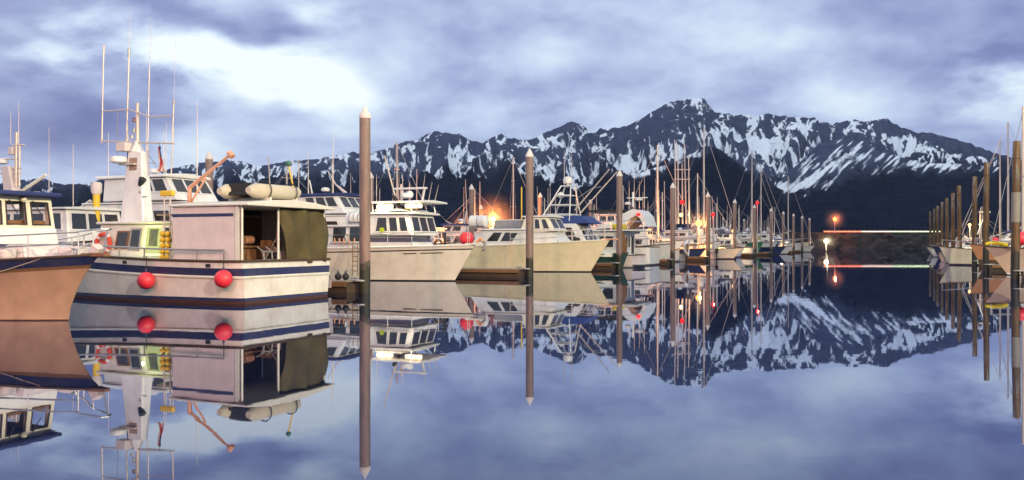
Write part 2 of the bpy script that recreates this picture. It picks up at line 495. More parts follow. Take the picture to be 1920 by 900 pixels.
SNOWL = [(-400, 385), (300, 352), (400, 348), (480, 332), (560, 342), (640, 345), (700, 330), (770, 338), (850, 330), (900, 325), (960, 318), (1010, 335), (1060, 342), (1130, 330), (1180, 332), (1240, 318), (1300, 310), (1400, 345), (1470, 365),
         (1520, 362), (1600, 325), (1700, 320), (1800, 313), (1870, 306), (1960, 330), (2500, 420)]
SB = [(360, 330, 60, 16, 0, .22), (470, 326, 70, 12, -8, .24), (820, 318, 90, 22, -12, .50), (900, 300, 50, 40, -40, .22), (990, 300, 60, 35, 25, .42), (1030, 330, 40, 12, 25, .25), (1090, 285, 35, 30, 40, .35), (1150, 300, 60, 20, -25, .36), (1230, 290, 70, 22, -20, .32),
      (1060, 250, 30, 30, 60, -.22), (1215, 245, 55, 26, -38, -.55), (1270, 205, 30, 22, -30, -.16), (1300, 196, 20, 12, 0, .35), (1310, 215, 10, 16, 0, -.3), (1310, 255, 40, 18, 30, -.22), (1290, 285, 30, 10, 0, .35),
      (1330, 225, 14, 34, -20, -.35), (1345, 250, 34, 26, 35, .5), (1430, 275, 80, 34, 8, .85), (1400, 240, 60, 20, 0, .15), (1385, 236, 26, 9, 10, -.45), (1440, 240, 18, 24, 20, -.4), (1500, 238, 26, 22, 0, .7), (1480, 255, 22, 14, 40, -.3), (1430, 320, 50, 18, 20, -.15),
      (1480, 330, 30, 30, 45, .35), (1580, 242, 40, 12, -10, .3), (1620, 240, 24, 16, 0, .5), (1690, 265, 60, 14, 20, .45), (1760, 285, 90, 14, 14, .55), (1670, 237, 40, 12, 20, -.55), (1720, 256, 60, 10, 12, -.6), (1800, 272, 70, 8, 17, -.5), (1860, 288, 60, 6, 20, -.5),
      (1850, 300, 60, 10, 10, .3), (540, 320, 70, 8, -15, .40), (600, 302, 60, 6, -10, .35), (440, 318, 60, 20, 0, .12), (720, 310, 60, 30, 0, -.15), (690, 330, 90, 14, 0, -.25), (560, 345, 60, 8, 0, -.2), (640, 320, 40, 22, 0, -.1)]
def snow_main(PX, PY, rg, fin, wx, v0):
    gul = .98 - rg
    dia = fbm((PX + .9 * PY) / 7.0, (PY - .9 * PX) / 30.0, 93, 5, .6)
    di2 = fbm((PX - .8 * PY) / 7.0, (PY + .8 * PX) / 30.0, 95, 5, .6)
    sel = np.clip(.5 + 1.6 * gnoise(PX / 90.0, PY / 90.0, 97), 0, 1)
    rl = ridged((PX + 7 * fin) / 26.0 + .5 * fbm(PX / 40.0, v0 / 40.0, 73, 2), v0 / 40.0, 71, 5, .65)
    return .85 * (rl - 1.05) + .42 * gul + .20 * fin + .27 * (dia * sel + di2 * (1 - sel)) + .24 * fbm(wx / 20.0, v0 / 34.0, 91, 4) + .80 * blobs(PX + 10 * fbm(PX / 30.0, v0 / 30.0, 31, 3), PY + 8 * fbm(PX / 24.0, v0 / 24.0, 33, 3), SB) - .56
terrain('mountains', RIDGE, 2700, 5000, SNOWL, snow_main, -420, 2420, 2.0, 250, 34, 5, 'snow streaked mountain range across the bay under low cloud')
H1 = [(900, 452), (980, 440), (1040, 405), (1100, 372), (1130, 354), (1173, 331), (1205, 322), (1237, 312), (1275, 300), (1300, 287), (1318, 275), (1335, 274), (1350, 281), (1377, 300), (1410, 322), (1443, 341), (1460, 353), (1490, 366), (1530, 392), (1580, 425), (1620, 446), (1660, 452)]
def snow_h1(PX, PY, rg, fin, wx, v0):
    return .4 * (.9 - rg) + .3 * fin - .25 + blobs(PX, PY, [(1230, 312, 70, 12, -20, .42), (1290, 292, 30, 8, -30, .3), (1410, 335, 36, 9, 35, .35)])
terrain('hill', H1, 2300, 3300, [(900, 320), (1173, 338), (1300, 300), (1340, 276), (1400, 322), (1460, 356), (1600, 370)], snow_h1, 900, 1660, 2.0, 140, 16, 23, 'dark forested hill standing before the snowy bowl', edge=1.2)
H2 = [(1330, 450), (1400, 410), (1435, 372), (1457, 345), (1500, 304), (1533, 270), (1560, 262), (1600, 257), (1627, 269), (1660, 288), (1733, 305), (1817, 308), (1893, 316), (1960, 334), (2050, 365), (2200, 400), (2400, 430)]
def snow_h2(PX, PY, rg, fin, wx, v0):
    st = fbm((PX + PY * 1.1) / 11.0, (PY - PX * .9) / 60.0, 61, 4)
    return .5 * st + .12 * fin - .30 + blobs(PX, PY, [(1570, 300, 70, 20, -25, .34), (1500, 350, 45, 8, -14, .62), (1525, 332, 34, 6, -20, .3), (1640, 297, 40, 14, 10, .22), (1460, 350, 20, 8, -40, .5), (1750, 310, 90, 8, 4, .35), (1600, 262, 40, 5, 0, -.2)])
terrain('hill', H2, 2200, 3600, [(1330, 380), (1457, 372), (1560, 352), (1640, 320), (1740, 322), (1880, 322), (2400, 400)], snow_h2, 1330, 2420, 2.0, 150, 15, 41, 'dark mountain spur with slanting snow streaks', edge=1.2)
KEY1, KEY2 = 70000, 140000
# ------------------------------------------------------------------ boat building
class Boat:
    """A hull with its frame of reference: x forward from the transom, y to port, z up from the waterline."""
    def __init__(s, name, label, cat, stem=None, stern=None, rz=BOW_OUT, L=11, B=4, zs=1.3, zb=1.9, rake=1.0, stern_w=.92, full=2.4, bands=None, mats=None, deck=.06, corner=.1, group=None, capm=None, capr=.045, deckm=None, flare=1.3, rexp=1.0):
        h = Vector((math.cos(rz), math.sin(rz), 0))
        o = Vector((stem[0], stem[1], 0)) - h * L if stem is not None else Vector((stern[0], stern[1], 0))
        s.h, s.o, s.p, s.rz = h, o, Vector((-h.y, h.x, 0)), rz
        s.L, s.B, s.zs, s.zb, s.rake, s.sw, s.full, s.corner, s.flare, s.rexp = L, B, zs, zb, rake, stern_w, full, corner, flare, rexp
        s.root = thing(name, label, cat, o, rz, group)
        mats = mats or [RUST, NAVY, WHITE]
        bands = bands or [('z', -.45, 0), ('z', .05, 1), ('z', .14, 2), ('f', .35, 2), ('f', .7, 2), ('s', 0, 2)]
        st = [0, .012, .03, .06, .1, .2, .3, .4, .5, .58, .66, .73, .8, .86, .91, .95, .98, 1.0]
        mb = MB()
        n = len(st)
        rows = []
        for k, v, mi in bands:
            P_ = []
            for q in st:
                sh = s.sheer(q)
                z = v if k == 'z' else sh + v if k == 's' else .14 + v * (sh - .14)
                P_.append((q, z))
            rows.append((P_, mi))
        vs = []
        for P_, mi in rows:
            vs += [s.pt(q, z, -1) for q, z in P_]
        for P_, mi in rows:
            vs += [s.pt(q, z, 1) for q, z in P_]
        off = len(rows) * n
        mb.v = vs
        for r in range(len(rows) - 1):
            mi = rows[r][1]
            for i in range(n - 1):
                a, b = r * n + i, (r + 1) * n + i
                mb.f += [(a, a + 1, b + 1, b), (off + a + 1, off + a, off + b, off + b + 1)]
                mb.m += [mi, mi]
            a, b = r * n, (r + 1) * n
            mb.f.append((off + a, a, b, off + b)); mb.m.append(mi)
            a, b = r * n + n - 1, (r + 1) * n + n - 1
            mb.f.append((a, off + a, off + b, b)); mb.m.append(mi)
        s.hull = mb.build('hull', mats, s.root, smooth=True)
        d = MB()
        vs, fs = [], []
        for q in st:
            x, y, z = s.pt(q, s.sheer(q), 1)
            vs += [(x - .03, y - .02, z - deck), (x - .03, -y + .02, z - deck)]
        fs = [(2 * i, 2 * i + 1, 2 * i + 3, 2 * i + 2) for i in range(n - 1)]
        d.add(vs, fs)
        d.build('deck', deckm or ROOFW, s.root)
        if capr:
            loop = [s.pt(q, s.sheer(q), -1) for q in st] + [s.pt(q, s.sheer(q), 1) for q in st[::-1]]
            MB().tube(loop, capr, 5, closed=True).build('rub_rail', capm or DARKW, s.root, smooth=True)
    def sheer(s, q):
        return s.zs + (s.zb - s.zs) * max(0, q) ** 2.2
    def pt(s, q, z, side):
        h = max(0, min(1, (z + .45) / (s.sheer(q) + .45)))
        fl = s.sw + (1 - s.sw) * min(1, q / .3)
        cr = 1 - s.corner * (1 - min(1, q / .06)) ** 2
        bs = max(0, 1 - max(0, (q - .42) / .58) ** s.full)
        bw = max(0, 1 - max(0, (q - .25) / .75) ** (s.full * .72)) * .93
        y = s.B / 2 * fl * cr * (bw + (bs - bw) * h ** s.flare) + .018
        return (q * s.L + s.rake * max(0, (z / max(.1, s.sheer(q)))) ** s.rexp * q ** 5 * (1 if z > 0 else .4), side * y, z)
    def loc(s, px, py, ly):
        """local x and z of the point with local y that is seen at this place from the quay"""
        k = (px - 960) / F
        p = s.o + s.p * ly
        t = (k * p.y - p.x) / (s.h.x - k * s.h.y)
        Yd = p.y + s.h.y * t
        return t, CAMH + (HZ - py) / F * Yd
    def w(s, x, y, z):
        return s.o + s.h * x + s.p * y + Vector((0, 0, z))
    def rail(s, q0, q1, height, posts, rails=(1.0,), r=.018, sides=(-1, 1), m=None, wrap=True, inset=.06):
        mb = MB()
        N = max(posts * 2, 6)
        for side in sides:
            for f in rails:
                pts = []
                for i in range(N + 1):
                    q = q0 + (q1 - q0) * i / N
                    x, y, z = s.pt(q, s.sheer(q), side)
                    pts.append((x - inset, y - side * min(inset, abs(y)), z + height * f))
                mb.tube(pts, r, 5)
            for i in range(posts):
                q = q0 + (q1 - q0) * i / max(1, posts - 1)
                x, y, z = s.pt(q, s.sheer(q), side)
                mb.tube([(x - inset, y - side * min(inset, abs(y)), z - .05), (x - inset, y - side * min(inset, abs(y)), z + height)], r, 5)
        return mb.build('bow_rail', m or STEEL, s.root, smooth=True)

class Cab:
    """A cabin: a tapering box with faces R (starboard), L (port), F (front), B (aft) to hang windows and doors on."""
    def __init__(s, boat, x0, x1, w0, z0, z1, back=0.0, front=0.3, w1=None, mat=None, name='cabin', parent=None, bevel=.05, yc=0.0, taper=1.0):
        w1 = w1 if w1 is not None else w0 * .92
        a, b, c, d = w0 / 2, w1 / 2, x0 + back, x1 - front
        lo = [(x0, yc - a, z0), (x1, yc - a * taper, z0), (x1, yc + a * taper, z0), (x0, yc + a, z0)]
        hi = [(c, yc - b, z1), (d, yc - b * taper, z1), (d, yc + b * taper, z1), (c, yc + b, z1)]
        s.taper = taper
        V = Vector
        s.patch = {'R': [V(lo[0]), V(lo[1]), V(hi[1]), V(hi[0])], 'L': [V(lo[2]), V(lo[3]), V(hi[3]), V(hi[2])], 'F': [V(lo[1]), V(lo[2]), V(hi[2]), V(hi[1])], 'B': [V(lo[3]), V(lo[0]), V(hi[0]), V(hi[3])]}
        s.x0, s.x1, s.c, s.d, s.w1, s.z1, s.yc = x0, x1, c, d, w1, z1, yc
        s.root = parent or (boat.root if isinstance(boat, Boat) else boat)
        s.o = MB().hexa(lo, hi).build(name, mat or WHITE, s.root, bevel=bevel)
    def p(s, face, u, v):
        bl, br, tr, tl = s.patch[face]
        return (bl * (1 - u) + br * u) * (1 - v) + (tl * (1 - u) + tr * u) * v
    def nrm(s, face):
        bl, br, tr, tl = s.patch[face]
        return (br - bl).cross(tl - bl).normalized()
    def win(s, face, u0, u1, v0, v1, sl0=0.0, sl1=0.0, mat=None, fm=None, name='window', fw=.06, frame=True):
        """sl0/sl1 slant the window's two upright sides (in u, at the top)."""
        n = s.nrm(face)
        W_ = (s.patch[face][1] - s.patch[face][0]).length
        H_ = (s.patch[face][3] - s.patch[face][0]).length
        q = [s.p(face, u0, v0), s.p(face, u1, v0), s.p(face, u1 + sl1, v1), s.p(face, u0 + sl0, v1)]
        c = sum(q, Vector()) / 4
        o = MB().prism([p + n * .004 for p in q], n * .026).build(name, mat or GLASS, s.o)
        if frame:
            du, dv = fw / W_, fw / H_
            e = [s.p(face, u0 - du, v0 - dv), s.p(face, u1 + du, v0 - dv), s.p(face, u1 + sl1 + du, v1 + dv), s.p(face, u0 + sl0 - du, v1 + dv)]
            mb = MB()
            for i in range(4):
                j = (i + 1) % 4
                mb.prism([e[i] + n * .002, e[j] + n * .002, q[j] + n * .002, q[i] + n * .002], n * .038)
            mb.build(name + '_frame' if name == 'window' else 'door_frame', fm or WHITE, s.o)
        return o
    def row(s, face, n, u0, u1, v0, v1, gap=.2, sl=0.0, **k):
        w = (u1 - u0) / n
        for i in range(n):
            s.win(face, u0 + w * (i + gap / 2), u0 + w * (i + 1 - gap / 2), v0, v1, sl, sl, **k)
    def roof(s, t=.1, over=.15, mat=None, fo=None, ao_=None, name='roof', camber=.06):
        fo = over if fo is None else fo
        ao_ = over if ao_ is None else ao_
        b = s.w1 / 2 + over
        xs, pts = (s.c - ao_, s.d + fo), []
        prof = [(-b, 0), (b, 0), (b, t), (b * .55, t + camber * .7), (0, t + camber), (-b * .55, t + camber * .7), (-b, t)]
        n = len(prof)
        vs = [(xs[0], s.yc + y, s.z1 + .003 + z) for y, z in prof] + [(xs[1], s.yc + y * s.taper, s.z1 + .003 + z) for y, z in prof]
        fs = [tuple(range(n))[::-1], tuple(range(n, 2 * n))] + [(i, (i + 1) % n, n + (i + 1) % n, n + i) for i in range(n)]
        return MB().add(vs, fs).build(name, mat or ROOFW, s.root, bevel=.03)

def framed_wall(patch, us, vs, holes, th, mat, name, parent):
    """A wall with real openings: the patch cut into a grid at us and vs, the cells in holes left out."""
    bl, br, tr, tl = [Vector(p) for p in patch]
    n = (br - bl).cross(tl - bl).normalized() * -th
    P_ = lambda u, v: (bl * (1 - u) + br * u) * (1 - v) + (tl * (1 - u) + tr * u) * v
    mb = MB()
    nu, nv = len(us) - 1, len(vs) - 1
    g = lambda i, j: j * (nu + 1) + i
    N = (nu + 1) * (nv + 1)
    V = [P_(u, v) for v in vs for u in us]
    fs = []
    solid = lambda i, j: 0 <= i < nu and 0 <= j < nv and (i, j) not in holes
    for j in range(nv):
        for i in range(nu):
            if not solid(i, j): continue
            a, b, c, d = g(i, j), g(i + 1, j), g(i + 1, j + 1), g(i, j + 1)
            fs += [(a, b, c, d), (N + d, N + c, N + b, N + a)]
            for (p, q, di, dj) in ((a, b, 0, -1), (b, c, 1, 0), (c, d, 0, 1), (d, a, -1, 0)):
                if not solid(i + di, j + dj):
                    fs.append((q, p, N + p, N + q))
    mb.add(V + [p + n for p in V], fs)
    return mb.build(name, mat, parent)

def whip(root, x, y, z0, h, r=.02, lean=0.0, m=None, name='antenna', side=0.0):
    return MB().tube([(x, y, z0), (x + lean * .5, y + side * .5, z0 + h * .5), (x + lean, y + side, z0 + h)], [r, r * .8, r * .35], 5).build(name, m or ALU, root)

def radar(root, x, y, z, r=.3, name='radar_dome', bar=False):
    if bar:
        o = MB().lathe([(.12, 0), (.14, .18), (.06, .22)], (x, y, z), 10).build(name, WHITE, root, smooth=True)
        return MB().box((x, y, z + .28), (.14, 1.3, .1)).build('scanner', WHITE, o, bevel=.02)
    return MB().lathe([(r * .5, -.06), (r * .95, 0), (r, .1), (r * .85, .2), (r * .3, .25)], (x, y, z), 14).build(name, WHITE, root, smooth=True)

def mast_pole(root, x, y, z0, h, r0=.08, r1=.045, m=None, spreaders=(), name='mast', lean=0.0):
    o = MB().tube([(x, y, z0), (x + lean, y, z0 + h)], [r0, r1], 8).build(name, m or ALU, root, smooth=True)
    for f, wd in spreaders:
        MB().tube([(x + lean * f, y - wd, z0 + h * f), (x + lean * f, y + wd, z0 + h * f)], .03, 5).build('spreader', m or ALU, o)
    return o

def stays(root, pairs, r=.011, m=None, name='rigging_wire'):
    for a, b in pairs:
        MB().tube([a, b], r, 4).build(name, m or GALV, root)

def fender(root_loc, label, r=.3, name='ball_fender', hang=.7, col=None, sz=1.0, group=None):
    t = thing(name, label, 'fender', root_loc, 0, group)
    MB().ball((0, 0, 0), r, 18, 12, sz).build('ball', col or REDB, t, smooth=True)
    MB().lathe([(.035, r * .95 * sz), (.05, r * sz + .02), (.03, r * sz + .09)], (0, 0, 0), 8).build('eye', NAVY, t, smooth=True)
    MB().tube([(0, 0, r * sz + .07), (.01, 0, r * sz + hang)], .013, 5).build('lanyard', BLACKP, t)
    return t

# ------------------------------------------------------------------ boat A: cruiser whose bow fills the near edge
p = at(128, 23.95)
A = Boat('cabin_cruiser', 'weathered white cabin cruiser with navy roof and stainless bow rail, closest to the quay', 'boat', stem=p, L=11.5, B=4.0, zs=1.32, zb=1.78, rake=1.15, full=3.4, flare=2.2, rexp=1.7,
         bands=[('z', -.45, 0), ('z', .03, 2), ('f', .15, 2), ('f', .45, 2), ('f', .7, 2), ('s', -.36, 3), ('s', -.27, 1), ('s', 0, 2)], mats=[RUST, NAVY, paint('chalky_sodium_lit_hull', (.43, .27, .19), .5, streak=.22, var=.3), paint('brown_rub_strake', (.17, .09, .045), .6)], capm=DARKW, capr=.03)  # orange of the sodium light is put into the worn hull's colour
A.rail(.70, .975, .62, 5, (1.0, .52), .022)
mb = MB()
x, y, z = A.pt(1.0, A.sheer(1), 1)
mb.tube([A.pt(.975, A.sheer(.975), -1)[:2] + (z + .62,), (x + .28, -.16, z + .68), (x + .34, 0, z + .68), (x + .28, .16, z + .68), A.pt(.975, A.sheer(.975), 1)[:2] + (z + .62,)], .022, 6)
mb.tube([(x + .31, 0, z + .67), (x + .16, 0, z + .02)], .022, 6)
mb.build('pulpit', STEEL, A.root, smooth=True)
mb = MB()
mb.prism([(x - .5, -.16, z - .05), (x + .32, -.09, z - .05), (x + .32, .09, z - .05), (x - .5, .16, z - .05)], (0, 0, .09))
mb.build('bow_platform', BROWNW, A.root, bevel=.015)
mb = MB().prism([(x - .28, -.13, z + .04), (x + .02, -.13, z + .04), (x + .10, -.13, z + .16), (x - .12, -.13, z + .30)], (0, .26, 0))
mb.build('anchor_roller', CANVASW, A.root, bevel=.02)
MB().lathe([(.05, 0), (.05, .22), (.1, .24), (.1, .28)], (x - .9, 0, A.sheer(.95) - .05), 10).build('bollard', STEEL, A.root, smooth=True)
def slab(root, q, th, mat, name, bevel=0.0):
    q = [Vector(p) for p in q]
    n = (q[1] - q[0]).cross(q[3] - q[0]).normalized()
    return MB().prism([p + n * .003 for p in q], n * th).build(name, mat, root, bevel=bevel)
# pilothouse: its raked windscreen faces us, glazed frames open to the light on the far side
hy = 1.18
xp = A.loc(103, 425, hy)[0]
zp0, zp1 = A.loc(103, 428, hy)[1], A.loc(103, 371, hy)[1]
x0 = xp - 3.6
base = Cab(A, x0, xp + .22, 2.62, 1.3, zp0 + .01, front=.2, w1=2.44, name='house_base')
for f_ in ('F', 'R', 'L'):
    q = [base.p(f_, 0, .30), base.p(f_, 1, .30), base.p(f_, 1, .62), base.p(f_, 0, .62)]
    n_ = base.nrm(f_)
    MB().prism([k + n_ * .004 for k in q], n_ * .012).build('stripe', NAVY, base.o)
ph = bpy.data.objects.new('pilothouse', None); COL.objects.link(ph); ph.parent = A.root
wt = hy - .06
Rp = [(x0, -hy, zp0), (xp, -hy, zp0), (xp - .10, -wt, zp1), (x0 + .1, -wt, zp1)]
Lp = [(xp, hy, zp0), (x0, hy, zp0), (x0 + .1, wt, zp1), (xp - .10, wt, zp1)]
Fp = [Rp[1], Lp[0], Lp[3], Rp[2]]
us, vv = [0, .08, .30, .38, .62, .70, .93, 1], [0, .10, .82, 1]
H_ = {(1, 1), (3, 1), (5, 1)}
framed_wall(Rp, us, vv, H_, .06, CREAM, 'side_wall', ph)
framed_wall(Lp, [1 - u for u in us[::-1]], vv, H_, .06, CREAM, 'side_wall', ph)
fu = [0, .05, .30, .365, .62, .70, .94, 1]
framed_wall(Fp, fu, vv, H_, .06, CREAM, 'front_wall', ph)
framed_wall([Lp[1], Rp[0], Rp[3], Lp[2]], [0, .2, .8, 1], [0, .15, .8, 1], {(1, 1)}, .06, CREAM, 'aft_wall', ph)
def on(patch, u, v):
    bl, br, tr, tl = [Vector(k) for k in patch]
    return (bl * (1 - u) + br * u) * (1 - v) + (tl * (1 - u) + tr * u) * v
for pt_, ul in ((Fp, ((.05, .30), (.365, .62), (.70, .94))), (Rp, ((.38, .62), (.70, .93)))):
    for (u0, u1) in ul:
        MB().tube([on(pt_, u0, .1), on(pt_, u1, .1), on(pt_, u1, .82), on(pt_, u0, .82)], .032, 5, closed=True).build('window_gasket', BLACKP, ph)
for u_ in (.40, .72):
    MB().tube([on(Fp, u_, .88) + Vector((.05, 0, 0)), on(Fp, u_ + .05, .62) + Vector((.05, 0, 0)), on(Fp, u_ + .10, .45) + Vector((.04, 0, 0))], .014, 5).build('wiper', BLACKP, ph)
MB().box(((x0 + xp) / 2, 0, zp0 + .02), (3.4, 2.2, .03)).build('sole', DARKW, ph)
MB().box((xp - .45, 0, zp0 + .12), (.5, 2.1, .2)).build('dashboard', BROWNW, ph, bevel=.04)
MB().lathe([(.2, 0), (.2, .05)], (xp - .9, -.4, zp0 + .35), 14).build('wheel', DARKW, ph)
MB().prism([(x0 - .35, -hy - .12, zp1 + .004), (xp + .22, -hy - .08, zp1 + .004), (xp + .30, 0, zp1 + .004), (xp + .22, hy + .08, zp1 + .004), (x0 - .35, hy + .12, zp1 + .004)], (0, 0, .13)).build('roof', NAVYC, ph, bevel=.045)
c_ = on(Fp, .58, .9)
MB().ball((c_.x + .09, c_.y, c_.z), .09, 12, 8).build('deck_light', CREAM, ph, smooth=True)
fh = Cab(A, xp + .25, xp + 1.35, 1.5, 1.45, 2.05, front=.35, w1=1.25, mat=CANVASW, name='foredeck_hatch', bevel=.1)
MB().box((xp + 1.75, .35, 1.86), (.5, .7, .26), 0, .2).build('deck_cushion', CANVASW, A.root, bevel=.09)
MB().box((xp + .7, 1.0, 1.8), (.8, .45, .3), 0, -.2).build('deck_cushion', CANVASW, A.root, bevel=.09)
MB().box((xp + .6, -1.0, 1.8), (.8, .45, .3), 0, .2).build('deck_cushion', CANVASW, A.root, bevel=.09)
KIDS.clear()

# ------------------------------------------------------------------ boat B: fishing boat, stern to the channel
sc_ = at(455, 30.0)
sb_ = sc_ + Vector((*(AX * 2.46), 0))
B = Boat('fishing_boat', 'white fishing boat with navy band, canvas stern shelter and tall antenna mast', 'boat', stern=sb_, rz=BOW_IN, L=13.5, B=5.4, zs=1.46, zb=2.2, rake=1.2, stern_w=.97, full=2.6, corner=.06,
         bands=[('z', -.45, 0), ('z', .10, 1), ('z', .21, 2), ('f', .4, 2), ('s', -.62, 2), ('s', -.50, 1), ('s', -.24, 2), ('s', 0, 2)], mats=[RUST, NAVY, paint('worn_white_hull', (.72, .69, .65), .4, streak=.13, var=.26, dirt_or_reflection=(.36, .28, .20))], capm=DARKW, capr=.05)
st = [0, .012, .03, .06, .1, .2, .3, .4, .5, .6, .7, .8]
loop = [B.pt(q, B.sheer(q) - .56, -1) for q in st[::-1]] + [B.pt(q, B.sheer(q) - .56, 1) for q in st]
MB().tube(loop, .045, 5).build('fender_rail', PALE, B.root, smooth=True)
for px in (404, 250):
    xx, zz = B.loc(px, 497, 2.3)
    yy = B.pt(xx / B.L, zz, 1)[1]
    MB().box((xx, yy - .02, B.sheer(xx / B.L) - .15), (.2, .12, .12)).build('scupper', BLACKP, B.root, bevel=.02)
# stern shelter
hw = 2.36
xs1, zr = B.loc(325, 389, hw)
_, zc = B.loc(455, 386, hw)
zc = 3.36
xpn, _ = B.loc(440, 390, hw)
sh = bpy.data.objects.new('stern_shelter', None); COL.objects.link(sh); sh.parent = B.root
prof = [(-hw - .14, 0), (hw + .14, 0), (hw + .14, .08), (hw * .5, .23), (0, .28), (-hw * .5, .23), (-hw - .14, .08)]
MB().prism([(-.25, y, zc + z) for y, z in prof], (xs1 + .4, 0, 0)).build('roof', PALE, sh, bevel=.03)
zb0 = 1.46
slab(sh, [(xs1, hw, zb0), (xpn, hw, zb0 + .0), (xpn, hw, zc), (xs1, hw, zc)], .035, CANVASW, 'side_panel')
slab(sh, [(xs1, hw + .035, zc - .36), (xpn + .02, hw + .035, zc - .36), (xpn + .02, hw + .035, zc - .25), (xs1, hw + .035, zc - .25)], .008, NAVY, 'panel_stripe')
slab(sh, [(xpn - .03, hw, zb0), (.22, hw, zb0), (.22, hw, zc), (xpn - .03, hw, zc)], .03, PALE, 'corner_panel')
slab(sh, [(0.2, -hw, zb0), (xs1, -hw, zb0), (xs1, -hw, zc), (.2, -hw, zc)], .03, CANVASW, 'side_panel')
slab(sh, [(xs1, -hw, 1.4), (xs1, hw, 1.4), (xs1, hw, zc), (xs1, -hw, zc)], .03, INSIDE, 'bulkhead')
for yy in (hw - .05, hw - 1.95, -hw + .05):
    MB().tube([(.16, yy, 1.4), (.16, yy, zc)], .045, 6).build('post', PALE, sh)
# brown mesh curtain over the far half of the stern, drawn up at its foot
q = []
mb = MB()
nu, nv = 18, 10
vs = []
for j in range(nv + 1):
    for i in range(nu + 1):
        u, v = i / nu, j / nv
        y = (hw - 1.95) * (1 - u) + (-hw - .02) * u
        fold = .07 * math.sin(u * 19 + v * 2.6) + .06 * math.sin(u * 7.0 - v * 5) + .03 * math.sin(u * 31 + v * 9)
        if u < .35: y += .42 * (1 - v) ** 1.5 * (.35 - u) / .35 * -1
        vs.append((.06 + fold - .06 * math.sin(v * 3.1), y, zb0 - .12 + (zc - zb0 + .12) * v))
fs = [(j * (nu + 1) + i, j * (nu + 1) + i + 1, (j + 1) * (nu + 1) + i + 1, (j + 1) * (nu + 1) + i) for j in range(nv) for i in range(nu)]
mb.add(vs, fs)
cu = mb.build('mesh_curtain', MESHC, sh, smooth=True)
so_ = cu.modifiers.new('cloth', 'SOLIDIFY'); so_.thickness = .012
MB().box((2.1, .3, 1.95), (1.0, 1.6, .08)).box((2.1, .3, 1.68), (.7, 1.2, .5)).build('cutting_table', BROWNW, sh, bevel=.02)
MB().box((1.4, -.7, 2.05), (.5, .7, .3), 0, .2).build('crate', BROWNW, sh, bevel=.02)
MB().box((2.6, 1.2, 1.75), (.6, .5, .7), 0, .1).build('locker', RUST, sh, bevel=.02)
MB().tube([(1.9, -.2, 2.2), (1.9, .25, 2.2)], .16, 10).build('rope_coil', ORANGE, sh, smooth=True)
MB().box((xs1 - .12, .4, 2.3), (.1, .8, 1.0)).build('oilskins', ORANGE, sh, bevel=.04)
MB().tube([(1.0, .2, 1.4), (.75, -.25, 2.3), (.55, -.1, 3.25)], .03, 6).build('gaff_pole', DECKW, sh)
mb = MB()
for yy in (1.0, .55, .1):
    mb.tube([(.3, yy, 1.4), (.34, yy, 1.78), (.62, yy, 1.96)], .03, 5)
mb.tube([(.34, 1.1, 1.78), (.34, 0, 1.78)], .03, 5)
mb.build('stern_bars', GALV, sh, smooth=True)
# rail along the side
mb = MB()
pts = []
for i in range(15):
    qq = .05 + .62 * i / 14
    x, y, z = B.pt(qq, B.sheer(qq), 1)
    pts.append((x, y - .05, z + .38))
    if i % 2 == 0: mb.tube([(x, y - .05, z - .04), (x, y - .05, z + .38)], .03, 5)
mb.tube(pts, .035, 6)
mb.build('side_rail', GALV, B.root, smooth=True)
# deckhouse forward of the shelter
xd0, _ = B.loc(322, 450, 1.7)
xd1, _ = B.loc(172, 450, 1.7)
_, zd = B.loc(250, 420, 1.7)
D1 = Cab(B, xd0, xd1, 3.4, 1.38, zd, front=.35, w1=3.2, mat=PALE, name='deckhouse')
D1.roof(.09, .12, PALE, camber=.05)
uu = lambda px: (D1.patch['L'][0].x - B.loc(px, 440, 1.7)[0]) / (D1.patch['L'][0].x - D1.patch['L'][1].x)
D1.win('L', uu(270), uu(300), .22, .90, mat=GREENW, fm=WHITE, name='lit_doorway', fw=.09)
D1.win('L', uu(276), uu(293), .42, .86, mat=GLASS, fm=paint('khaki_frame', (.3, .32, .15), .5), name='door_glass', fw=.03)
D1.win('L', uu(240), uu(257), .35, .84, fm=GALV)
D1.win('L', uu(213), uu(233), .38, .78, fm=BROWNW)
D1.win('L', uu(304), uu(318), .55, .9, fm=WHITE)
bp_ = B.w(*(D1.p('L', uu(285), .5) + Vector((0, .5, .2))))
point(bp_, 26, (.80, .90, .22), .04, 'doorway_light')
xl, zl = B.loc(196, 456, 1.75)
lb = thing('lifebuoy', 'red and white ring lifebuoy hung on the deckhouse beside the bow', 'lifebuoy', B.w(xl, 1.80, zl), B.rz)
ring = lambda a0, a1, n: [(.34 * math.cos(a0 + (a1 - a0) * i / n), 0, .34 * math.sin(a0 + (a1 - a0) * i / n)) for i in range(n + 1)]
MB().tube(ring(0, 2 * math.pi, 28)[:-1], .085, 8, closed=True).build('ring', paint('lifebuoy_red', (.6, .06, .03), .5), lb, smooth=True)
for k in range(4):
    a0 = math.pi / 4 + k * math.pi / 2
    MB().tube(ring(a0 - .16, a0 + .16, 4), .092, 8).build('band', WHITE, lb, smooth=True)
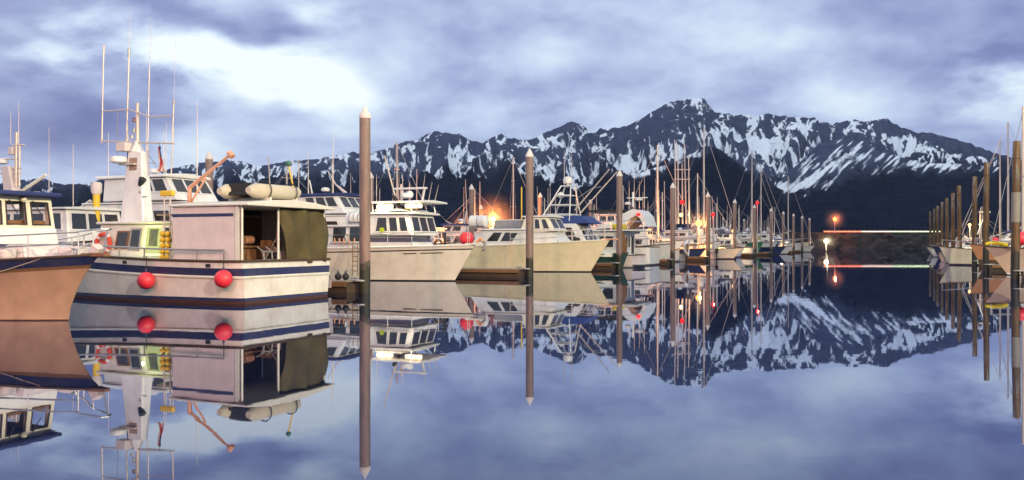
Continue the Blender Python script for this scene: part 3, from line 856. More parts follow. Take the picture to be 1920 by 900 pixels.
# upper deck edge and mast trunk
xm, zm0 = B.loc(246, 418, .2)
_, zm1 = B.loc(246, 285, .2)
MB().box((xd0 - .35, .1, zd + .32), (1.9, 3.5, .07)).build('boat_deck', DECKW, B.root, bevel=.02)
mk = B.loc(224, 418, .5)[0], B.loc(268, 418, .5)[0], B.loc(239, 285, .3)[0], B.loc(266, 285, .3)[0]
lo = [(mk[1], -.05, zd + .08), (mk[0], -.05, zd + .08), (mk[0], .5, zd + .08), (mk[1], .5, zd + .08)]
hi = [(mk[3] + .03, -.04, zm1), (mk[2], -.04, zm1), (mk[2], .3, zm1), (mk[3] + .03, .3, zm1)]
mt = MB().hexa(lo, hi).build('mast_trunk', WHITE, B.root, bevel=.05)
zx = zm1 - .75
MB().prism([(mk[3] + .22, .335, zx), (mk[2] - .14, .335, zx), (mk[2] - .14, .312, zx + .5), (mk[3] + .22, .312, zx + .5)], (0, .02, 0)).build('vent_grille', paint('grille_tan', (.33, .22, .17), .6), mt)
MB().tube([(mk[3] + .02, .38, zm1 - 1.35), (mk[3] - .18, .42, zm1 - 1.1)], [.08, .15], 10).build('horn', BLACKP, mt, smooth=True)
MB().ball((mk[3] - .02, .36, zm1 - 1.62), .09, 10, 6).build('deck_light', GALV, mt, smooth=True)
MB().tube([(mk[1] - .1, .4, zm1 - 1.8), (mk[0] - .06, .38, zm1 - 1.78)], .025, 5).build('bracket', GALV, mt)
MB().tube([(mk[2] - .06, .3, zd + .1), (mk[2] - .02, .3, zm1)], .03, 5).build('cable', BLACKP, mt)
xt, zt = B.loc(258, 193, .05)
MB().tube([(xt, .05, zm1 - .1), (xt, .05, zt)], [.09, .06], 8).build('pole_mast', ALU, B.root, smooth=True)
MB().tube([(xt + .02, .05, zm1), (xt + .0, .05, zm1 + .45)], [.28, .08], 8).build('mast_step', WHITE, B.root, smooth=True)
fr = bpy.data.objects.new('antenna_frame', None); COL.objects.link(fr); fr.parent = B.root
def bx(px, py, ly=.1):
    a, c = B.loc(px, py, ly)
    return (a, ly, c)
MB().tube([bx(190, 265), bx(258, 267), bx(327, 269)], .032, 6).build('lower_bar', ALU, fr)
MB().tube([bx(192, 209), bx(242, 205), bx(280, 219), bx(326, 217)], .027, 6).build('upper_bar', ALU, fr)
MB().tube([bx(191, 268), bx(194, 110)], .028, 6).build('antenna', ALU, fr)
MB().tube([bx(194, 110), bx(195, 84)], .034, 6).build('antenna', ALU, fr)
MB().tube([bx(237, 268), bx(242, 100)], .03, 6).build('antenna', ALU, fr)
MB().tube([bx(241.6, 108), bx(242, 90)], .05, 6).build('coil', GALV, fr)
MB().tube([bx(242, 92), bx(246, 10)], [.012, .006], 4).build('antenna', GALV, fr)
MB().tube([bx(277, 282), bx(280, 124)], .022, 6).build('antenna', ALU, fr)
MB().tube([bx(280, 124), bx(283, 30)], [.011, .005], 4).build('antenna', GALV, fr)
MB().tube([bx(323, 270), bx(326, 190)], .026, 6).build('antenna', ALU, fr)
MB().tube([bx(325.6, 196), bx(326, 186)], .045, 6).build('coil', GALV, fr)
MB().tube([bx(326, 186), bx(330, 60)], [.010, .005], 4).build('antenna', GALV, fr)
MB().tube([bx(220, 300), bx(220, 210)], .012, 5).build('antenna', GALV, fr)
a, c = B.loc(222, 304, .6)
radar(B.root, a, .6, c, .33)
MB().box((a - .3, .35, c - .08), (.8, .3, .06)).build('radar_bracket', ALU, B.root)
a, c = B.loc(233, 276, .3)
MB().box((a, .3, c), (.5, .4, .34)).build('loudhailer_box', CANVASW, B.root, bevel=.03)
for px, py, mm in ((251, 225, paint('dark_red_lens', (.16, .01, .02), .3)), (251, 244, GALV), (247, 256, GALV)):
    a, c = B.loc(px, py, .12)
    MB().lathe([(.05, -.09), (.06, .0), (.03, .1)], (a, .12, c), 8).build('mast_light', mm, B.root, smooth=True)
fl = thing('flag', 'limp striped red and white flag with dark canton hanging from the antenna frame', 'flag', B.w(*bx(299, 266)), B.rz)
mb = MB()
vs = []
for j in range(13):
    for i in range(7):
        u, v = i / 6, j / 12
        vs.append(((-.20 + .30 * u) * (.35 + .65 * v) + .03 * math.sin(v * 7), .05 * math.sin(u * 9 + v * 4), -.18 - .98 * v))
fs = [(j * 7 + i, j * 7 + i + 1, (j + 1) * 7 + i + 1, (j + 1) * 7 + i) for j in range(12) for i in range(6)]
for k, f_ in enumerate(fs):
    i, j = k % 6, k // 6
    mb.add([vs[q] for q in f_], [(0, 1, 2, 3)], 0 if (i < 3 and j < 5) else 1 + i % 2)
ft = mb.build('cloth', [NAVYC, paint('flag_red', (.4, .03, .04), .8), paint('flag_white', (.6, .5, .48), .8)], fl)
ft.modifiers.new('cloth', 'SOLIDIFY').thickness = .01
MB().tube([(0, 0, 0), (0, 0, -.22)], .012, 4).build('halyard', BLACKP, fl)
# orange davit on the shelter roof
dv = thing('davit_crane', 'orange steel davit crane standing on the stern shelter roof', 'crane', B.w(*bx(355, 388, 1.2)), B.rz)
o0 = Vector(bx(355, 388, 1.2))
pv = lambda px, py: Vector(bx(px, py, 1.2)) - o0
MB().box((0, 0, .02), (.34, .34, .05)).build('base_plate', ORANGE, dv)
MB().tube([pv(355, 388), pv(356, 349)], .075, 8).build('column', ORANGE, dv)
MB().tube([pv(353, 354), pv(434, 288)], [.085, .055], 4).build('boom', ORANGE, dv)
MB().tube([pv(359, 378), pv(386, 334)], .05, 4).build('brace', ORANGE, dv)
MB().tube([pv(430, 286), pv(436, 294)], .11, 10).build('sheave', ORANGE, dv)
# inflatable on the roof
zi = zc + .62
di = thing('inflatable_dinghy', 'tan inflatable dinghy lashed across the stern shelter roof', 'dinghy', B.w(.9, 0, zc + .28), B.rz)
tb = lambda x: [(x, 1.55, .30), (x, 1.2, .30), (x, -.7, .31), (x + .05, -1.2, .36)]
MB().tube(tb(-.35), [.12, .27, .27, .2], 14).build('pontoon', HYPAL, di, smooth=True)
MB().tube(tb(.95), [.12, .27, .27, .2], 14).build('pontoon', HYPAL, di, smooth=True)
MB().box((.3, 0, .22), (1.1, 2.6, .12)).box((.3, 1.2, .42), (1.0, .06, .34)).build('floor', BLACKP, di)
for yy in (.7, -.75):
    MB().tube([(-.35 + .335 * math.cos(a), yy, .33 + .335 * math.sin(a)) for a in [k * math.pi / 8 - math.pi / 2 for k in range(-8, 9)]], .022, 5).build('strap', BLACKP, di)
    MB().box((.3, yy, .03), (1.9, .09, .1)).build('cradle', PALE, di)
mp = thing('marker_pole', 'thin pole topped with a green flag ball above the shelter roof', 'pole', B.w(.35, -.9, zc + .2), B.rz)
MB().tube([(0, 0, 0), (.3, .12, 1.45)], .03, 6).build('staff', YELLOW, mp)
MB().ball((.3, .12, 1.5), .1, 8, 5, 1.2).build('ball', GREENP, mp, smooth=True)
# yellow crab-line floats on two poles
fx, fz = B.loc(320, 455, 1.9)
ff = thing('float_rack', 'stack of yellow net floats hung between two poles beside the canvas panel', 'floats', B.w(fx + .05, 2.0, 1.46), B.rz)
for k in (-.13, .15):
    MB().tube([(k, 0, 0), (k, 0, 2.35)], .028, 6).build('pole', CANVASW, ff)
MB().box((0, 0, 2.42), (.62, .16, .2)).build('head_block', YELLOW, ff, bevel=.04)
for j in range(5):
    for k in (-.12, .14):
        MB().ball((k, .1, .12 + .21 * j), .115, 10, 7, .9).build('net_float', YELLOW, ff, smooth=True)
for px, py, wd in ((274, 526, 'toward its bow, under the antenna mast'), (419, 523, 'closer to its transom, under the canvas panel')):
    xx, zz = B.loc(px, py, 2.55)
    yy = B.pt(xx / B.L, zz, 1)[1] + .31
    xx, zz = B.loc(px, py, yy)
    fender(B.w(xx, yy, zz), 'red ball fender on the fishing boat ' + wd, .305, hang=.55)

# ------------------------------------------------------------------ boat C: charter boat, second slip
C = Boat('charter_boat', 'long white charter boat with lit flybridge behind the tallest steel pile', 'boat', stem=at(852, 48.5), L=15.5, B=4.8, zs=1.72, zb=1.98, rake=1.25, full=2.5,
         bands=[('z', -.45, 0), ('z', .06, 1), ('f', .15, 1), ('f', .5, 1), ('s', -.32, 1), ('s', -.26, 0), ('s', -.19, 1), ('s', 0, 1)], mats=[BLACKP, paint('warm_white_hull', (.74, .68, .60), .36, streak=.16, dirt_or_reflection=(.34, .26, .18))], capm=WHITE, capr=.05)
x0 = C.loc(620, 440, -2.0)[0]; x1 = C.loc(792, 450, -1.9)[0]
H1_ = Cab(C, x0 - 3, x1 - .7, 3.7, 1.62, C.loc(740, 441, -1.95)[1], front=.7, w1=3.6, taper=.6, name='lower_cabin')
ux = lambda c, px, ly, f='R': (C.loc(px, 440, ly)[0] - c.patch[f][0].x) / (c.patch[f][1].x - c.patch[f][0].x)
for f_, q_ in (('R', ((.3, .58), (1, .58), (1, .84), (.3, .84))), ('F', ((0, .58), (1, .58), (1, .84), (0, .84)))):
    MB().prism([H1_.p(f_, *k) + H1_.nrm(f_) * .004 for k in q_], H1_.nrm(f_) * .016).build('stripe', paint('slate_stripe', (.09, .09, .16), .5), H1_.o)
x0b, zb1 = C.loc(700, 402, -1.85)
xf, _ = C.loc(768, 440, -1.75)
zl0 = H1_.z1
H2_ = Cab(C, x0b - .6, xf, 3.5, zl0 - .01, zb1, front=.3, back=-.05, w1=3.25, taper=.84, name='pilothouse')
ub = lambda px: (C.loc(px, 422, -1.72)[0] - H2_.x0) / (H2_.x1 - H2_.x0)
for a_, b_, s0, s1 in ((704, 725, .06, 0.0), (730, 744, 0, 0), (749, 762, .0, -.01)):
    H2_.win('R', ub(a_), ub(b_), .20, .84, s0, s1, fw=.05)
H2_.row('F', 3, .05, .95, .2, .86, .16, fw=.05)
MB().tube([H2_.p('R', ub(716), .26) + Vector((0, -.04, 0)), H2_.p('R', ub(716), .26) + Vector((0, -.07, 0))], [.14, .14], 12).build('sticker', paint('yellow_green_sticker', (.5, .62, .02), .5), H2_.o)
H2_.roof(.09, .2, WHITE, fo=.35, camber=.08)
# aft main deck: dark side openings with rod holders, deck over it, liferaft
x2, z2 = C.loc(684, 428, -1.98)
x3 = C.loc(620, 430, -1.98)[0] - 2.5
ca = Cab(C, x3, x2 - .1, 4.0, 1.62, C.loc(650, 425, -2)[1], front=.0, w1=3.95, name='aft_cabin')
ua = lambda px: (C.loc(px, 440, -2)[0] - ca.x0) / (ca.x1 - ca.x0)
for a_, b_ in ((624, 649), (655, 677)):
    ca.win('R', ua(a_), ua(b_), .40, .97, .008, 0, fw=.07)
MB().box(((x3 + x2) / 2 - .1, 0, ca.z1 + .05), (x2 - x3 + .4, 4.3, .1)).build('boat_deck', WHITE, C.root, bevel=.02)
for px in (627, 636, 644, 654, 664):
    xx = C.loc(px, 440, -2.25)[0]
    zz = C.loc(px, 458, -2.25)[1]
    MB().tube([(xx, -2.2, zz), (xx, -2.24, zz + .34)], [.05, .035], 6).build('rod_holder', ORANGE, C.root)
mb = MB()
pts = [(C.loc(px, 454, -2.24)[0], -2.24, C.loc(px, 456, -2.24)[1]) for px in (618, 640, 660, 684)]
MB().tube(pts, .025, 5).build('side_rail', STEEL, C.root)
ln = lambda px, py, ly: (C.loc(px, py, ly)[0], ly, C.loc(px, py, ly)[1])
mb = MB()
for px in (661, 671):
    mb.tube([ln(px, 455, -2.5), ln(px, 517, -2.5)], .025, 5)
for k in range(6):
    mb.tube([ln(661, 463 + 9 * k, -2.5), ln(671, 463 + 9 * k, -2.5)], .02, 4)
mb.build('boarding_ladder', BROWNW, C.root)
lr = thing('liferaft_canister', 'white ribbed liferaft canister on the charter boat upper deck beside the steel pile', 'liferaft', C.w(C.loc(668, 412, -1.4)[0], -1.4, ca.z1 + .12), C.rz)
MB().tube([(-.55, 0, .38), (-.45, 0, .38), (.45, 0, .38), (.55, 0, .38)], [.26, .32, .32, .26], 14).build('shell', WHITE, lr, smooth=True)
for k in (-.3, 0, .3):
    MB().tube([(k - .02, 0, .38), (k + .02, 0, .38)], .335, 14).build('band', GALV, lr, smooth=True)
MB().box((0, 0, .04), (.9, .5, .08)).build('cradle', STEEL, lr)
C.rail(.42, .985, .72, 9, (1.0,), .018)
# flybridge under a hard top, with its lamps on
xa_, za_ = C.loc(700, 388, -1.5)
xb_, _ = C.loc(775, 388, -1.4)
fb = Cab(C, xa_, C.loc(760, 395, -1.4)[0], 2.9, zb1 + .18, C.loc(750, 391, -1.45)[1], front=.35, w1=2.7, name='flybridge')
mb = MB()
for px in (700, 735, 772):
    for ly in (-1.3, 1.3):
        xx = C.loc(px, 390, -1.3)[0]
        mb.tube([(xx, ly, zb1 + .1), (xx - .1, ly, C.loc(750, 377, -1.4)[1])], .035, 5)
mb.build('top_frame', STEEL, C.root)
zt_ = C.loc(750, 380, -1.4)[1]
MB().prism([(xa_ - .1, y, zt_ + z) for y, z in ((-1.6, 0), (1.6, 0), (1.55, .1), (0, .17), (-1.55, .1))], (xb_ - xa_ + .6, 0, 0)).build('hard_top', WHITE, C.root, bevel=.03)
for px in (720, 774):
    xx = C.loc(px, 390, -1.5)[0]
    for k in (-.35, 0, .35):
        MB().lathe([(.14, -.1), (.17, .02), (.12, .12)], (xx + k, -1.42, zt_ - .2), 12).build('floodlight', WHITEL, C.root, smooth=True)
    point(C.w(xx, -1.75, zt_ - .25), 130, (1.0, .78, .40), .04, 'flybridge_light')
mast_pole(C.root, C.loc(752, 380, -.2)[0], -.2, zt_ + .1, 1.0, .06, .05)
rx_, rz_ = C.loc(770, 355, -.2)
MB().box((rx_, -.2, rz_ + .05), (2.0, .3, .1)).build('radar_arch', WHITE, C.root, bevel=.02)
MB().tube([(rx_ + .9, -.2, rz_), (rx_ + .75, -.2, zt_ + .1)], .05, 6).tube([(rx_ - .5, -.2, rz_), (rx_ - .6, -.2, zt_ + .1)], .05, 6).build('arch_leg', WHITE, C.root)
a, c = C.loc(762, 371, -.4)
radar(C.root, a, -.4, zt_ + .35, .33)
MB().ball((C.loc(768, 360, -.3)[0], -.3, rz_ - .3), .22, 12, 8).build('satellite_dome', WHITE, C.root, smooth=True)
MB().tube([ln(748, 395, -.9), ln(721, 292, -.9)], [.06, .035], 6).build('boom', ALU, C.root)
MB().tube([ln(757, 403, -.9), ln(738, 367, -.9)], .12, 8).build('derrick', BLACKP, C.root)
for x_, t_ in ((697, 330), (706, 330), (712, 356), (755, 330), (790, 330), (803, 345), (815, 350)):
    whip(C.root, C.loc(x_, 385, .4)[0], .4, zt_ + .1, max(.5, C.loc(x_, t_, .4)[1] - zt_), .022, .25 if x_ > 760 else 0)
MB().tube([ln(834, 470, -.4), ln(834, 435, -.4)], .08, 8).build('samson_post', BLACKP, C.root, smooth=True)
MB().tube([(C.loc(822, 460, -.6)[0] + .22 * math.cos(k * .5), -.6 + .05 * math.sin(k), C.loc(822, 458, -.6)[1] + .22 * math.sin(k * .5)) for k in range(14)], .07, 6).build('rope_coil', DARKW, C.root, smooth=True)
x, y, z = C.pt(1, C.sheer(1), 1)
MB().prism([(x - .5, -.2, z + .0), (x + .55, -.1, z + .0), (x + .55, .1, z + .0), (x - .5, .2, z + .0)], (0, 0, .09)).build('bow_platform', PALE, C.root, bevel=.02)
MB().tube([(x + .3, 0, z + .3), (x + .62, 0, z + .1), (x + .6, 0, z - .22), (x + .42, 0, z - .32)], [.06, .08, .08, .05], 6).build('anchor', GALV, C.root, smooth=True)
MB().tube([(x + .1, -.02, z + .1), (x + .36, -.02, z + .36), (x + .5, -.02, z + .18)], .1, 8).build('anchor_roller', ORANGE, C.root, smooth=True)
mb = MB()
mb.prism([C.pt(.82, C.sheer(.82) - .36, -1), C.pt(.93, C.sheer(.93) - .36, -1), C.pt(.93, C.sheer(.93) - .42, -1), C.pt(.82, C.sheer(.82) - .42, -1)], (0, -.02, 0))
mb.build('name_strip', DARKW, C.root)

# ------------------------------------------------------------------ boat D: flybridge yacht behind C
def yacht(label, stem, L, B_, cloth, rz=BOW_OUT, zb=2.1, fly=True, group=None, name='flybridge_yacht', hullm=WHITE, lit=False, top=True, lift=0.0):
    b = Boat(name, label, 'boat', stem=stem, rz=rz, L=L, B=B_, zs=1.5, zb=zb, rake=1.2, mats=[RUST, NAVY, hullm], group=group)
    w = B_ * .78
    c1 = Cab(b, L * .12, L * .70, w, 1.45, 2.75 + lift * .8, front=1.5, w1=w * .93, taper=.7, name='saloon')
    c1.row('R', 4, .12, .78, .42, .86, .18, fw=.05); c1.row('L', 4, .22, .88, .42, .86, .18, fw=.05); c1.row('F', 2, .1, .9, .3, .85, .12)
    c1.roof(.08, .12, WHITE)
    if fly:
        c2 = Cab(b, L * .2, L * .55, w * .86, 2.9 + lift * .8, 3.75 + lift, front=.8, w1=w * .8, name='flybridge')
        g = AMBER if lit else GLASS
        c2.row('F', 3, .06, .94, .35, .92, .14); c2.row('R', 2, .55, .95, .4, .92, .16); c2.win('R', .36, .52, .4, .92, mat=g); c2.row('L', 3, .05, .65, .4, .92, .16, mat=g)
        MB().prism([(L * .2 - .5, y, 3.76 + lift + z) for y, z in ((-w * .46, 0), (w * .46, 0), (w * .44, .16), (0, .26), (-w * .44, .16))], (L * .34, 0, 0)).build('canvas_top' if top else 'roof', cloth, b.root, bevel=.05)
        radar(b.root, L * .34, 0, 4.15 + lift, .28)
        MB().tube([(L * .26, 0, 3.9 + lift), (L * .24, 0, 4.9 + lift)], .05, 6).build('mast', WHITE, b.root)
        whip(b.root, L * .3, w * .4, 3.9 + lift, 3.2, .024); whip(b.root, L * .22, -w * .4, 3.9 + lift, 2.4, .024)
    b.rail(.5, .985, .7, 7, (1.0, .5), .018)
    return b
Dy = yacht('white flybridge yacht with navy canvas top rising behind the charter boat', ao(47.0, -26.0), 12.5, 4.6, NAVYC, lift=1.25)
MB().tube([(5.0, 1.2, 5.3), (4.2, 1.2, 5.9), (3.6, 1.2, 6.8)], [.12, .05, .03], 6).build('fighting_chair_mast', CANVASW, Dy.root)
x, y, z = Dy.pt(.97, Dy.sheer(.97), -1)
pp = at(875, 49.6, 447)
fender(pp, 'red ball fender hanging at the yacht bow above the charter boat pulpit', .40, hang=.5)

# ------------------------------------------------------------------ boat E
E = Boat('motor_cruiser', 'cream motor cruiser with raised pilothouse, bow toward the channel between two capped piles', 'boat', stem=at(1107, 63.5), L=14.2, B=4.8, zs=1.75, zb=2.3, rake=1.45, full=2.4,
         bands=[('z', -.45, 0), ('z', .07, 1), ('f', .3, 1), ('f', .7, 1), ('s', -.16, 1), ('s', 0, 1)], mats=[BLACKP, paint('buff_hull', (.73, .64, .44), .4, streak=.16, dirt_or_reflection=(.36, .28, .16))], capm=CREAM, capr=.055)
ex = lambda px, ly=-1.9: E.loc(px, 440, ly)[0]
ez = lambda py, px=1000, ly=-1.9: E.loc(px, py, ly)[1]
e1 = Cab(E, ex(880), ex(985), 4.0, 1.7, ez(432, 930), front=-.3, back=.9, w1=3.7, name='saloon', mat=WHITE)
ue = lambda c, px, ly: (E.loc(px, 445, ly)[0] - c.x0) / (c.x1 - c.x0)
e1.win('R', ue(e1, 906, -1.9), ue(e1, 928, -1.9), .38, .88, .05, .01, fw=.07)
e1.win('R', ue(e1, 934, -1.9), ue(e1, 957, -1.9), .38, .88, .01, .06, fw=.07)
e1.roof(.1, .15, WHITE, camber=.06)
e2 = Cab(E, ex(962), ex(1050), 3.7, 1.9, ez(433, 1010), front=1.0, back=.9, w1=3.5, taper=.66, name='trunk_cabin', mat=WHITE)
e3 = Cab(E, ex(972), ex(1036, -1.65), 3.3, e2.z1 - .01, ez(407, 1010, -1.7), front=.55, back=.35, w1=3.1, taper=.85, name='pilothouse', mat=CREAM)
uq = lambda px: (E.loc(px, 420, -1.65)[0] - e3.x0) / (e3.x1 - e3.x0)
for a_, b_, s0, s1 in ((985, 993, .02, 0), (1002, 1012, 0, 0), (1019, 1030, 0, -.02)):
    e3.win('R', uq(a_), uq(b_), .18, .84, s0, s1, fw=.06)
e3.row('F', 2, .06, .94, .2, .86, .14)
e3.roof(.09, .16, WHITE, fo=.25)
mb = MB()
q = [(ex(px, -2.1), -2.1, ez(py, px, -2.1)) for px, py in ((1064, 452), (1080, 430), (1100, 436), (1135, 446))]
E.rail(.62, .985, .85, 8, (1.0, .5), .022, m=CANVASW)
x, y, z = E.pt(1, E.sheer(1), 1)
MB().prism([(x - .6, -.2, z), (x + .6, -.12, z), (x + .6, .12, z), (x - .6, .2, z)], (0, 0, .1)).build('bow_platform', ORANGE, E.root, bevel=.03)
MB().lathe([(.25, 0), (.28, .3), (.1, .4)], (x - 2.4, -.3, E.sheer(.8)), 10).build('windlass', BLACKP, E.root, smooth=True)
whip(E.root, ex(1010), .3, e3.z1, 3.3, .02); whip(E.root, ex(1026), -.3, e3.z1, 1.6, .03)
lr = thing('liferaft_canister', 'pair-lobed white liferaft canister on the cream cruiser saloon roof', 'liferaft', E.w(ex(897, -.6), -.6, e1.z1 + .2), E.rz)
MB().tube([(-.7, 0, .5), (-.6, 0, .5), (-.05, 0, .5), (.0, 0, .5)], [.3, .46, .46, .42], 14).build('shell', WHITE, lr, smooth=True)
MB().tube([(.06, 0, .5), (.1, 0, .5), (.62, 0, .5), (.72, 0, .5)], [.42, .46, .46, .3], 14).build('shell', WHITE, lr, smooth=True)
MB().box((0, 0, .03), (1.3, .7, .06)).build('cradle', STEEL, lr)
bs = thing('deck_box', 'low grey deck boxes lashed on the cream cruiser saloon roof edge', 'box', E.w(ex(955, .9), .9, e1.z1 + .18), E.rz)
MB().box((0, 0, .3), (2.2, .8, .6)).build('bin', GALV, bs, bevel=.06)
MB().box((0, 0, .63), (2.3, .9, .07)).build('lid', ROOFW, bs, bevel=.02)
fp = thing('flagstaff', 'tall thin staff with small red pennant behind the cream cruiser', 'flagstaff', at(978, 74, 445))
MB().tube([(0, 0, -1), (0, 0, 4.2)], .06, 6).build('staff', YELLOW, fp)
MB().prism([(0, 0, .9), (0, 0, .35), (-.75, 0, .2), (-.6, 0, .5)], (0, .03, 0)).build('pennant', paint('pennant_red', (.5, .05, .05), .7), fp)

# ------------------------------------------------------------------ boat F: tuna tower sport fisher behind E
Ff = Boat('sport_fisher', 'sport fishing boat with white tuna tower, dome and long outriggers behind the cream cruiser', 'boat', stem=ao(65.6, -23.0), L=12.5, B=4.4, zs=1.4, zb=2.2, rake=1.3, mats=[RUST, NAVY, WHITE])
fy = 0.0
fxz = lambda px, py, ly=0.0: (Ff.loc(px, py, ly)[0], ly, Ff.loc(px, py, ly)[1])
f1 = Cab(Ff, fxz(1005, 440)[0], fxz(1120, 440)[0], 3.6, 1.5, fxz(1080, 420)[2], front=1.2, w1=3.2, name='saloon')
f1.row('R', 4, .1, .9, .3, .85, .2); f1.row('F', 3, .08, .92, .3, .85, .12)
MB().hexa([(fxz(1062, 420)[0], -1.6, f1.z1), (fxz(1120, 420)[0], -1.5, f1.z1), (fxz(1120, 420)[0], 1.5, f1.z1), (fxz(1062, 420)[0], 1.6, f1.z1)],
          [(fxz(1066, 420)[0], -1.4, f1.z1 + .62), (fxz(1100, 420)[0], -1.2, f1.z1 + .62), (fxz(1100, 420)[0], 1.2, f1.z1 + .62), (fxz(1066, 420)[0], 1.4, f1.z1 + .62)]).build('windshield_cover', BLUEC, Ff.root, bevel=.08)
tw = bpy.data.objects.new('tuna_tower', None); COL.objects.link(tw); tw.parent = Ff.root
zt0, zt1 = f1.z1, fxz(1062, 349)[2]
xt0, xt1 = fxz(1022, 400)[0], fxz(1080, 400)[0]
xc0, xc1 = fxz(1056, 350)[0], fxz(1074, 350)[0]
for ly, lt in ((-1.5, -.45), (1.5, .45)):
    MB().tube([(xt0, ly, zt0), (xc0, lt, zt1)], .05, 6).build('leg', WHITE, tw)
    MB().tube([(xt1, ly, zt0), (xc1, lt, zt1)], .05, 6).build('leg', WHITE, tw)
for k in (.25, .5, .75, 1.0):
    a0, a1, b0 = xt0 + (xc0 - xt0) * k, xt1 + (xc1 - xt1) * k, 1.5 - 1.05 * k
    MB().tube([(a0, -b0, zt0 + (zt1 - zt0) * k), (a1, -b0, zt0 + (zt1 - zt0) * k), (a1, b0, zt0 + (zt1 - zt0) * k), (a0, b0, zt0 + (zt1 - zt0) * k)], .035, 5, closed=True).build('ring_rail', WHITE, tw)
    if k > .3:
        MB().box(((a0 + a1) / 2, 0, zt0 + (zt1 - zt0) * k), (max(.3, abs(a1 - a0) * .8), b0 * 1.4, .05)).build('platform', WHITE, tw)
MB().lathe([(.1, -.1), (.12, .15), (.36, .2), (.4, .42), (.36, .62), (.2, .74)], ((xc0 + xc1) / 2, 0, zt1), 14).build('satellite_dome', WHITE, tw, smooth=True)
MB().ball(fxz(1052, 366), .3, 12, 8, .8).build('radar_dome', WHITE, tw, smooth=True)
MB().tube([fxz(1078, 394, -1.2), fxz(1143, 317, -1.6)], [.07, .035], 6).build('outrigger', ALU, Ff.root)
MB().tube([fxz(1088, 400, 1.2), fxz(1157, 322, 1.6)], [.07, .035], 6).build('outrigger', ALU, Ff.root)
MB().tube([fxz(1020, 402), fxz(1040, 372), fxz(1052, 360)], .04, 5).build('stay_pole', ALU, Ff.root)
whip(Ff.root, *fxz(1058, 348), 2.8, .03); whip(Ff.root, *fxz(1072, 348), 2.6, .03)
MB().tube([fxz(1082, 372), fxz(1110, 353), fxz(1128, 350)], .025, 5).build('antenna', GALV, Ff.root)
Ff.rail(.6, .985, .8, 7, (1.0, .5), .022)

# ------------------------------------------------------------------ boat H: houseboat, stern out
Hs = at(1212, 78)
H = Boat('houseboat', 'boxy white houseboat with flat roof and pinkish transom behind the third capped pile', 'boat', stern=ao(73.6, -21.2), rz=BOW_IN, L=12, B=4.6, zs=1.05, zb=1.4, rake=.8, mats=[BLACKP, GREYH, paint('pink_white_hull', (.66, .54, .52), .45)], corner=.05)
hx = lambda px, ly=1.9: H.loc(px, 465, ly)[0]
hz = lambda py, px=1200, ly=1.9: H.loc(px, py, ly)[1]
h1 = Cab(H, .9, 11, 3.9, 1.0, 3.05, front=.2, w1=3.85, name='house')
h1.row('L', 5, .1, .95, .35, .8, .3); h1.row('B', 3, .08, .6, .35, .8, .25); h1.win('B', .68, .9, .06, .82, name='door')
MB().box((5.6, 0, 3.13), (12.2, 4.7, .12)).build('roof_deck', ROOFW, H.root, bevel=.02)
mb = MB()
for k in range(8):
    for ly in (-2.2, 2.2):
        mb.tube([(.2 + 1.5 * k, ly, 3.18), (.2 + 1.5 * k, ly, 3.95)], .025, 5)
for ly in (-2.2, 2.2):
    mb.tube([(.2, ly, 3.95), (10.7, ly, 3.95)], .025, 5)
mb.tube([(.2, -2.2, 3.95), (.2, 2.2, 3.95)], .025, 5)
mb.build('roof_rail', STEEL, H.root)
MB().box((-.35, 0, .3), (.9, 3.8, .08)).build('swim_platform', ROOFW, H.root, bevel=.02)
sp = thing('surfboard', 'tan wooden paddle board leaning upright against the houseboat side', 'board', H.w(.6, 2.45, 1.1), H.rz)
MB().prism([(-.3, 0, 0), (.25, 0, 0), (.42, 0, .9), (.3, .12, 1.7), (.1, .18, 2.05), (-.12, .15, 1.8), (-.35, .05, .9)], (0, .07, 0)).build('board', BROWNW, sp, bevel=.02)
ky = thing('kayak', 'long yellow kayak lying on the houseboat roof', 'kayak', H.w(2.0, -1.0, 3.45), H.rz + R(90))
MB().tube([(-2.1, 0, .22), (-1.5, 0, .05), (-.7, 0, 0), (.7, 0, 0), (1.5, 0, .05), (2.1, 0, .22)], [.03, .2, .33, .33, .2, .03], 10).build('shell', YCANV, ky, smooth=True)
MB().tube([(-.3, 0, .3), (.35, 0, .3)], .14, 10).build('cockpit', BLACKP, ky)

# ------------------------------------------------------------------ boat G: express cruiser with radar arch behind H
G = Boat('express_cruiser', 'white express cruiser with swept radar arch and black canopy above the houseboat roof', 'boat', stern=ao(81.0, -21.8), rz=BOW_IN, L=12.5, B=4.3, zs=1.7, zb=2.1, rake=1.4, mats=[RUST, NAVY, WHITE])
gx = lambda px, py, ly=1.6: (G.loc(px, py, ly)[0], ly, G.loc(px, py, ly)[1])
prof = [gx(1076, 447), gx(1092, 436), gx(1115, 428), gx(1138, 421), gx(1158, 411), gx(1174, 398), gx(1186, 392), gx(1198, 394), gx(1208, 405), gx(1214, 424), gx(1208, 424), gx(1200, 409), gx(1193, 404), gx(1183, 409), gx(1170, 424), gx(1158, 434), gx(1152, 447)]
MB().prism([(p[0], 1.7, p[2]) for p in prof][::-1], (0, -3.4, 0)).build('superstructure', WHITE, G.root)
w_ = [gx(1160, 432), gx(1171, 421), gx(1183, 405), gx(1192, 401), gx(1197, 405), gx(1185, 420), gx(1172, 432)]
MB().prism([(p[0], 1.4, p[2]) for p in w_][::-1], (0, -2.8, 0)).build('arch_panel', paint('tan_vinyl', (.45, .24, .13), .6), G.root)
w_ = [gx(1110, 435), gx(1124, 428), gx(1158, 428), gx(1160, 436)]
MB().prism([(p[0], 1.705, p[2]) for p in w_][::-1], (0, .03, 0)).build('window', GLASS, G.root)
